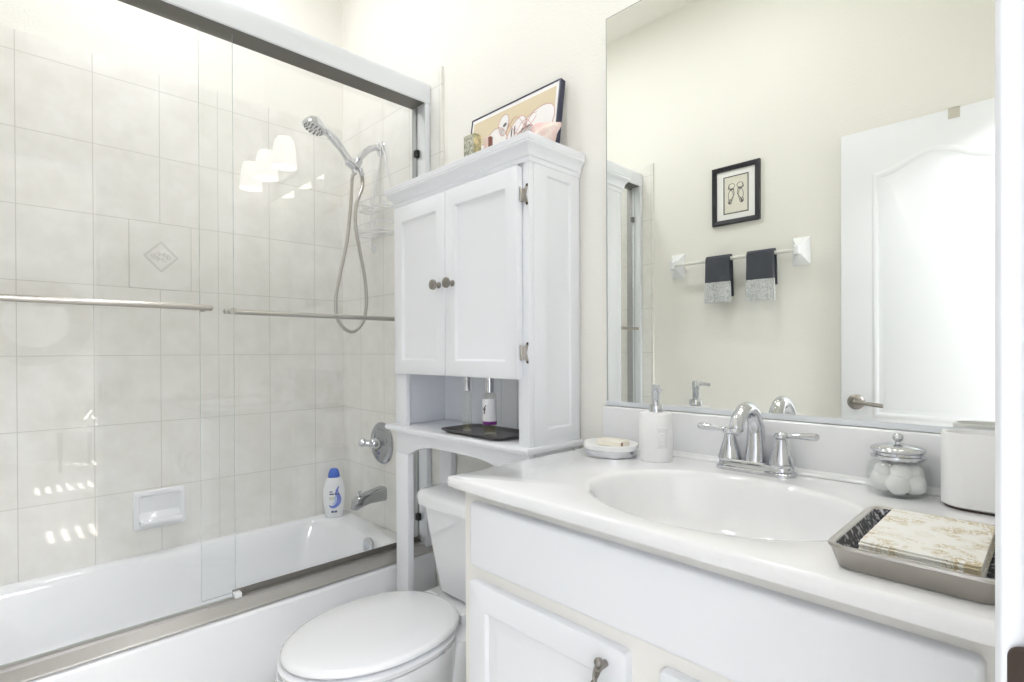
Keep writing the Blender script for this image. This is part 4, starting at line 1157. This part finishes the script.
# ------------------------------------------------------------------ vanity light
vl = thing('vanity_light', 'three-globe vanity light above the mirror, seen reflected in the glass door', 'wall light', (-0.345, D, 2.19))
MB().loft([[(x, D, z) for x, z in rrect(-0.55, -0.14, 2.135, 2.225, 0.04, 6)], [(x, D - 0.018, z) for x, z in rrect(-0.55, -0.14, 2.135, 2.225, 0.04, 6)], [(x, D - 0.026, z) for x, z in rrect(-0.54, -0.15, 2.145, 2.215, 0.034, 6)]]).build('backplate', BRUSHED, vl)
MB().tube([(-0.64, D - 0.034, 2.19), (-0.05, D - 0.034, 2.19)], 0.009, 12).build('crossbar', BRUSHED, vl)
for sx_v in (-0.610, -0.345, -0.082):
    yl = 1.135
    a = MB().tube(curve([(sx_v, D - 0.012, 2.20), (sx_v, D - 0.022, 2.16), (sx_v, D - 0.030, 2.24), (sx_v, D - 0.055, 2.325), (sx_v, yl, 2.335), (sx_v, yl, 2.300)], 5), 0.006, 10)
    a.lathe([(0.0, 0.0), (0.018, 0.0), (0.022, 0.012), (0.020, 0.024), (0.0, 0.028)], (sx_v, yl, 2.288), seg=18)
    a.build('arm', BRUSHED, vl)
    MB().lathe([(0.024, 0.165), (0.036, 0.160), (0.047, 0.144), (0.053, 0.120), (0.057, 0.090), (0.060, 0.050), (0.062, 0.018), (0.064, 0.0), (0.062, 0.0), (0.059, 0.020), (0.057, 0.050), (0.054, 0.088), (0.050, 0.116), (0.044, 0.138), (0.034, 0.154), (0.022, 0.160)], (sx_v, yl, 2.130), seg=32, cap0=False, cap1=False).build('shade', GLOBE, vl)

# ------------------------------------------------------------------ things on the opposite wall (seen in the mirror)
wp = thing('framed_print', 'small black-framed print above the towel bar', 'picture', (-1.166, YF, 1.93))
def ring(mb, x0, x1, z0, z1, wd, y0, y1):
    L_ = lambda i, y: [(x0 + i, y, z0 + i), (x1 - i, y, z0 + i), (x1 - i, y, z1 - i), (x0 + i, y, z1 - i)]
    mb.loft([L_(0, y0), L_(0, y1), L_(wd * 0.2, y1 + 0.002), L_(wd, y1 - 0.003), L_(wd, y0 + 0.004)], False, False)
m = MB(); ring(m, -1.287, -1.041, 1.779, 2.082, 0.024, YF + 0.001, YF + 0.018); m.build('frame', BLACK, wp, smooth=False)
MB().box(-1.265, -1.063, YF + 0.001, YF + 0.008, 1.801, 2.060).build('mat_board', MATW, wp)
m = MB(); ring(m, -1.228, -1.099, 1.833, 2.028, 0.005, YF + 0.007, YF + 0.009); m.build('fillet', BLACK, wp, smooth=False)
MB().box(-1.224, -1.103, YF + 0.006, YF + 0.0088, 1.837, 2.024).build('print', PALECREAM, wp)
sk = MB()
for s in (-1, 1):
    cx_ = -1.1635 + s * 0.022
    y_ = YF + 0.0092
    for (du, dz, ru, rz) in ((0, 0.045, 0.016, 0.013), (s * 0.004, -0.005, 0.013, 0.028), (s * 0.008, -0.035, 0.010, 0.012)):
        sk.tube([(cx_ + du + ru * math.cos(2 * PI * i / 14), y_, 1.93 + dz + rz * math.sin(2 * PI * i / 14)) for i in range(15)], 0.0013, 5)
    sk.tube([(cx_ - s * 0.010, y_, 1.962), (cx_ - s * 0.014, y_, 1.93), (cx_ + s * 0.012, y_, 1.892)], 0.0016, 5)
    sk.tube([(cx_ + s * 0.012, y_, 1.978), (cx_ + s * 0.018, y_, 1.965), (cx_ + s * 0.006, y_, 1.955)], 0.0022, 5)
    sk.sphere((cx_ + s * 0.010, y_, 1.890), 0.006, 0.0008, 0.007)
    sk.sphere((cx_ - s * 0.002, y_, 1.958), 0.009, 0.0008, 0.004)
sk.build('sketch', INK, wp)

tbz = 1.592
tw = thing('towel_bar', 'white porcelain towel bar on the cream wall', 'towel bar', (-1.17, YF, tbz))
for px in (-1.488, -0.852):
    p = MB()
    def pl_(h_, y): return [(px - h_, y, tbz - h_ * 1.72), (px + h_, y, tbz - h_ * 1.72), (px + h_, y, tbz + h_ * 1.72), (px - h_, y, tbz + h_ * 1.72)]
    p.loft([pl_(0.039, YF + 0.0003), pl_(0.039, YF + 0.006), pl_(0.036, YF + 0.010), pl_(0.014, YF + 0.046), pl_(0.013, YF + 0.076), pl_(0.010, YF + 0.080)])
    p.build('post', PORC, tw, bevel=0.002)
MB().tube([(-1.482, YF + 0.062, tbz), (-0.858, YF + 0.062, tbz)], 0.0095, 16).build('rod', mat('milky_acrylic', (0.80, 0.80, 0.75), 0.15, coat=0.5), tw)
def towel(label, x0, x1, ztop, zf, zb, band):
    yb0 = YF + 0.062
    t_ = thing('hand_towel', label, 'towel', ((x0 + x1) / 2, yb0, zf), 'hand towels on the bar')
    def strip(za, zb_, front, th, name, mtl, flare=0.0):
        m_ = MB()
        loops = []
        n_ = 12
        nz_ = 7
        for k in range(nz_ + 1):
            z = za + (zb_ - za) * k / nz_
            f_ = (ztop - z) / (ztop - zf)
            yb_ = yb0 + (0.0115 if front else -0.0115 - th)
            w0, w1 = x0 - 0.004 * f_ * (1 if front else -1), x1 + 0.006 * f_
            lp = []
            for i in range(n_ + 1):
                x = w0 + (w1 - w0) * i / n_
                lp.append((x, yb_ + 0.0025 * math.sin(i * 0.9 + x0 * 9) * f_, z))
            for i in range(n_, -1, -1):
                x = w0 + (w1 - w0) * i / n_
                lp.append((x, yb_ + th + 0.0025 * math.sin(i * 0.9 + x0 * 9) * f_, z))
            loops.append(lp)
        m_.loft(loops)
        return m_, name, mtl
    m_, _, _ = strip(ztop - 0.010, band, True, 0.011, 'f', GREYTOWEL)
    # fold over the bar
    lo = []
    for k in range(9):
        a = PI * k / 8
        ri, ro = 0.0118, 0.0222
        zc_ = ztop - 0.016
        lo.append([(x0, yb0 + ri * math.cos(a), zc_ + ri * math.sin(a)), (x1, yb0 + ri * math.cos(a), zc_ + ri * math.sin(a)), (x1, yb0 + ro * math.cos(a), zc_ + ro * math.sin(a)), (x0, yb0 + ro * math.cos(a), zc_ + ro * math.sin(a))])
    m_.loft(lo)
    m_.build('front_fold', GREYTOWEL, t_)
    m_, _, _ = strip(ztop - 0.010, zb, False, 0.010, 'b', GREYTOWEL)
    m_.build('back_fold', GREYTOWEL, t_)
    m_, _, _ = strip(band, zf, True, 0.0125, 'band', BAND)
    m_.build('border_band', BAND, t_)
    return t_
towel('charcoal hand towel with pale border, left of the two on the bar', -1.292, -1.166, 1.6085, 1.368, 1.40, 1.474)
towel('charcoal hand towel with pale border, right of the two on the bar', -1.080, -0.952, 1.6085, 1.364, 1.44, 1.468)

# ------------------------------------------------------------------ the room beyond the doorway (only seen as faint reflections)
HX0, HX1, HY0, HY1, HZ = 0.11, 3.9, -1.3, 2.2, 2.6
struct(MB().box(HX0, HX1, HY0, HY1, -0.06, 0.0).build('floor_hall', HALLFLOOR), 'carpet of the next room', 'floor')
struct(MB().box(HX0, HX1, HY0, HY1, HZ, HZ + 0.06).build('ceiling_hall', CEIL), 'ceiling of the next room', 'ceiling')
struct(MB().box(HX1, HX1 + 0.1, HY0, HY1, 0, HZ).build('wall_hall_far', HALLWALL), 'far wall of the next room', 'wall')
struct(MB().box(HX0, 1.20, HY0 - 0.06, HY0, 0, HZ).box(2.90, HX1, HY0 - 0.06, HY0, 0, HZ).box(1.20, 2.90, HY0 - 0.06, HY0, 0, 0.45).box(1.20, 2.90, HY0 - 0.06, HY0, 2.15, HZ).build('wall_hall_side', HALLWALL, smooth=False), 'side wall of the next room', 'wall')  # opening made up to let the side fill lamp in
hw = MB()
hw.box(HX0, HX0 + 0.02, HY0, YF - 0.12, 0, HZ).box(HX0, HX0 + 0.02, D + 0.12, HY1, 0, HZ)
struct(hw.build('wall_hall_near', HALLWALL, smooth=False), 'near wall of the next room', 'wall')
OPEN = ((0.62, 0.92), (2.12, 2.42), (3.18, 3.50))
hw = MB()
xs = [HX0] + [q_ for o_ in OPEN for q_ in o_] + [HX1]
for i in range(0, len(xs), 2):
    hw.box(xs[i], xs[i + 1], HY1, HY1 + 0.1, 0, HZ)
for a_, b_ in OPEN:
    hw.box(a_, b_, HY1, HY1 + 0.1, 0, 0.75)
    hw.box(a_, b_, HY1, HY1 + 0.1, 2.40, HZ)
struct(hw.build('wall_hall_window', HALLWALL, smooth=False), 'window wall of the next room', 'wall')
for i, (a_, b_) in enumerate(OPEN):
    lm = MB()
    z = 0.78
    while z < 2.39:
        lm.loft([[(x, HY1 + 0.05 + dy_, z + dz_) for dy_, dz_ in ((-0.024, -0.004), (-0.023, -0.009), (0.024, 0.004), (0.023, 0.009))] for x in (a_, b_)])
        z += 0.078
    struct(lm.build('window_%d' % (i + 1), TRIM, smooth=False), 'louvred shutter in the next room', 'window')
rm = thing('round_wall_plaque', 'round wall plaque in the next room, faintly reflected in the left glass panel', 'wall decor', (HX1, 0.30, 1.45))
lo = []
for r_, dd in ((0.46, 0.0), (0.46, 0.03), (0.40, 0.045), (0.30, 0.03), (0.27, 0.02)):
    lo.append([(HX1 - 0.001 - dd, 0.30 + r_ * math.cos(2 * PI * i / 48), 1.45 + r_ * math.sin(2 * PI * i / 48)) for i in range(48)])
MB().loft(lo, False, False).build('frame', mat('driftwood', (0.42, 0.39, 0.34), 0.8), rm)
MB().lathe([(0.0, 0), (0.275, 0), (0.275, 0.012), (0.262, 0.02), (0.0, 0.02)], (HX1 - 0.001, 0.30, 1.45), (-1, 0, 0), 48).build('centre', HALLWALL, rm)
ch = thing('upholstered_chair', 'rounded-back chair in the next room, striped by sun in the glass reflection', 'chair', (3.10, 0.70, 0))
CR = Matrix.Rotation(math.radians(35), 3, 'Z')
def cw(u, v, z):          # chair frame: u across, v toward the front
    p = CR @ Vector((u, v, 0))
    return (3.10 + p.x, 0.70 + p.y, z)
m = MB()
pts = [(-0.27, 0.40)] + [(0.27 * math.cos(PI - PI * i / 16), 0.72 + 0.25 * math.sin(PI * i / 16)) for i in range(17)] + [(0.27, 0.40)]
m.prism(pts, lambda u, z: cw(u, -0.22 - (z - 0.4) * 0.15, z), lambda u, z: cw(u, -0.16 - (z - 0.4) * 0.15, z)).build('backrest', CHAIRM, ch, bevel=0.01)
m = MB()
m.loft([[cw(u, v, 0.38) for u, v in rrect(-0.27, 0.27, -0.22, 0.28, 0.05, 5)], [cw(u, v, 0.44) for u, v in rrect(-0.27, 0.27, -0.22, 0.28, 0.06, 5)], [cw(u, v, 0.465) for u, v in rrect(-0.25, 0.25, -0.20, 0.26, 0.06, 5)]])
m.build('seat', CHAIRM, ch)
for u in (-0.22, 0.22):
    for v in (-0.18, 0.22):
        MB().tube([cw(u, v, 0.0), cw(u, v, 0.38)], [0.014, 0.022], 10).build('leg', WOODD, ch)
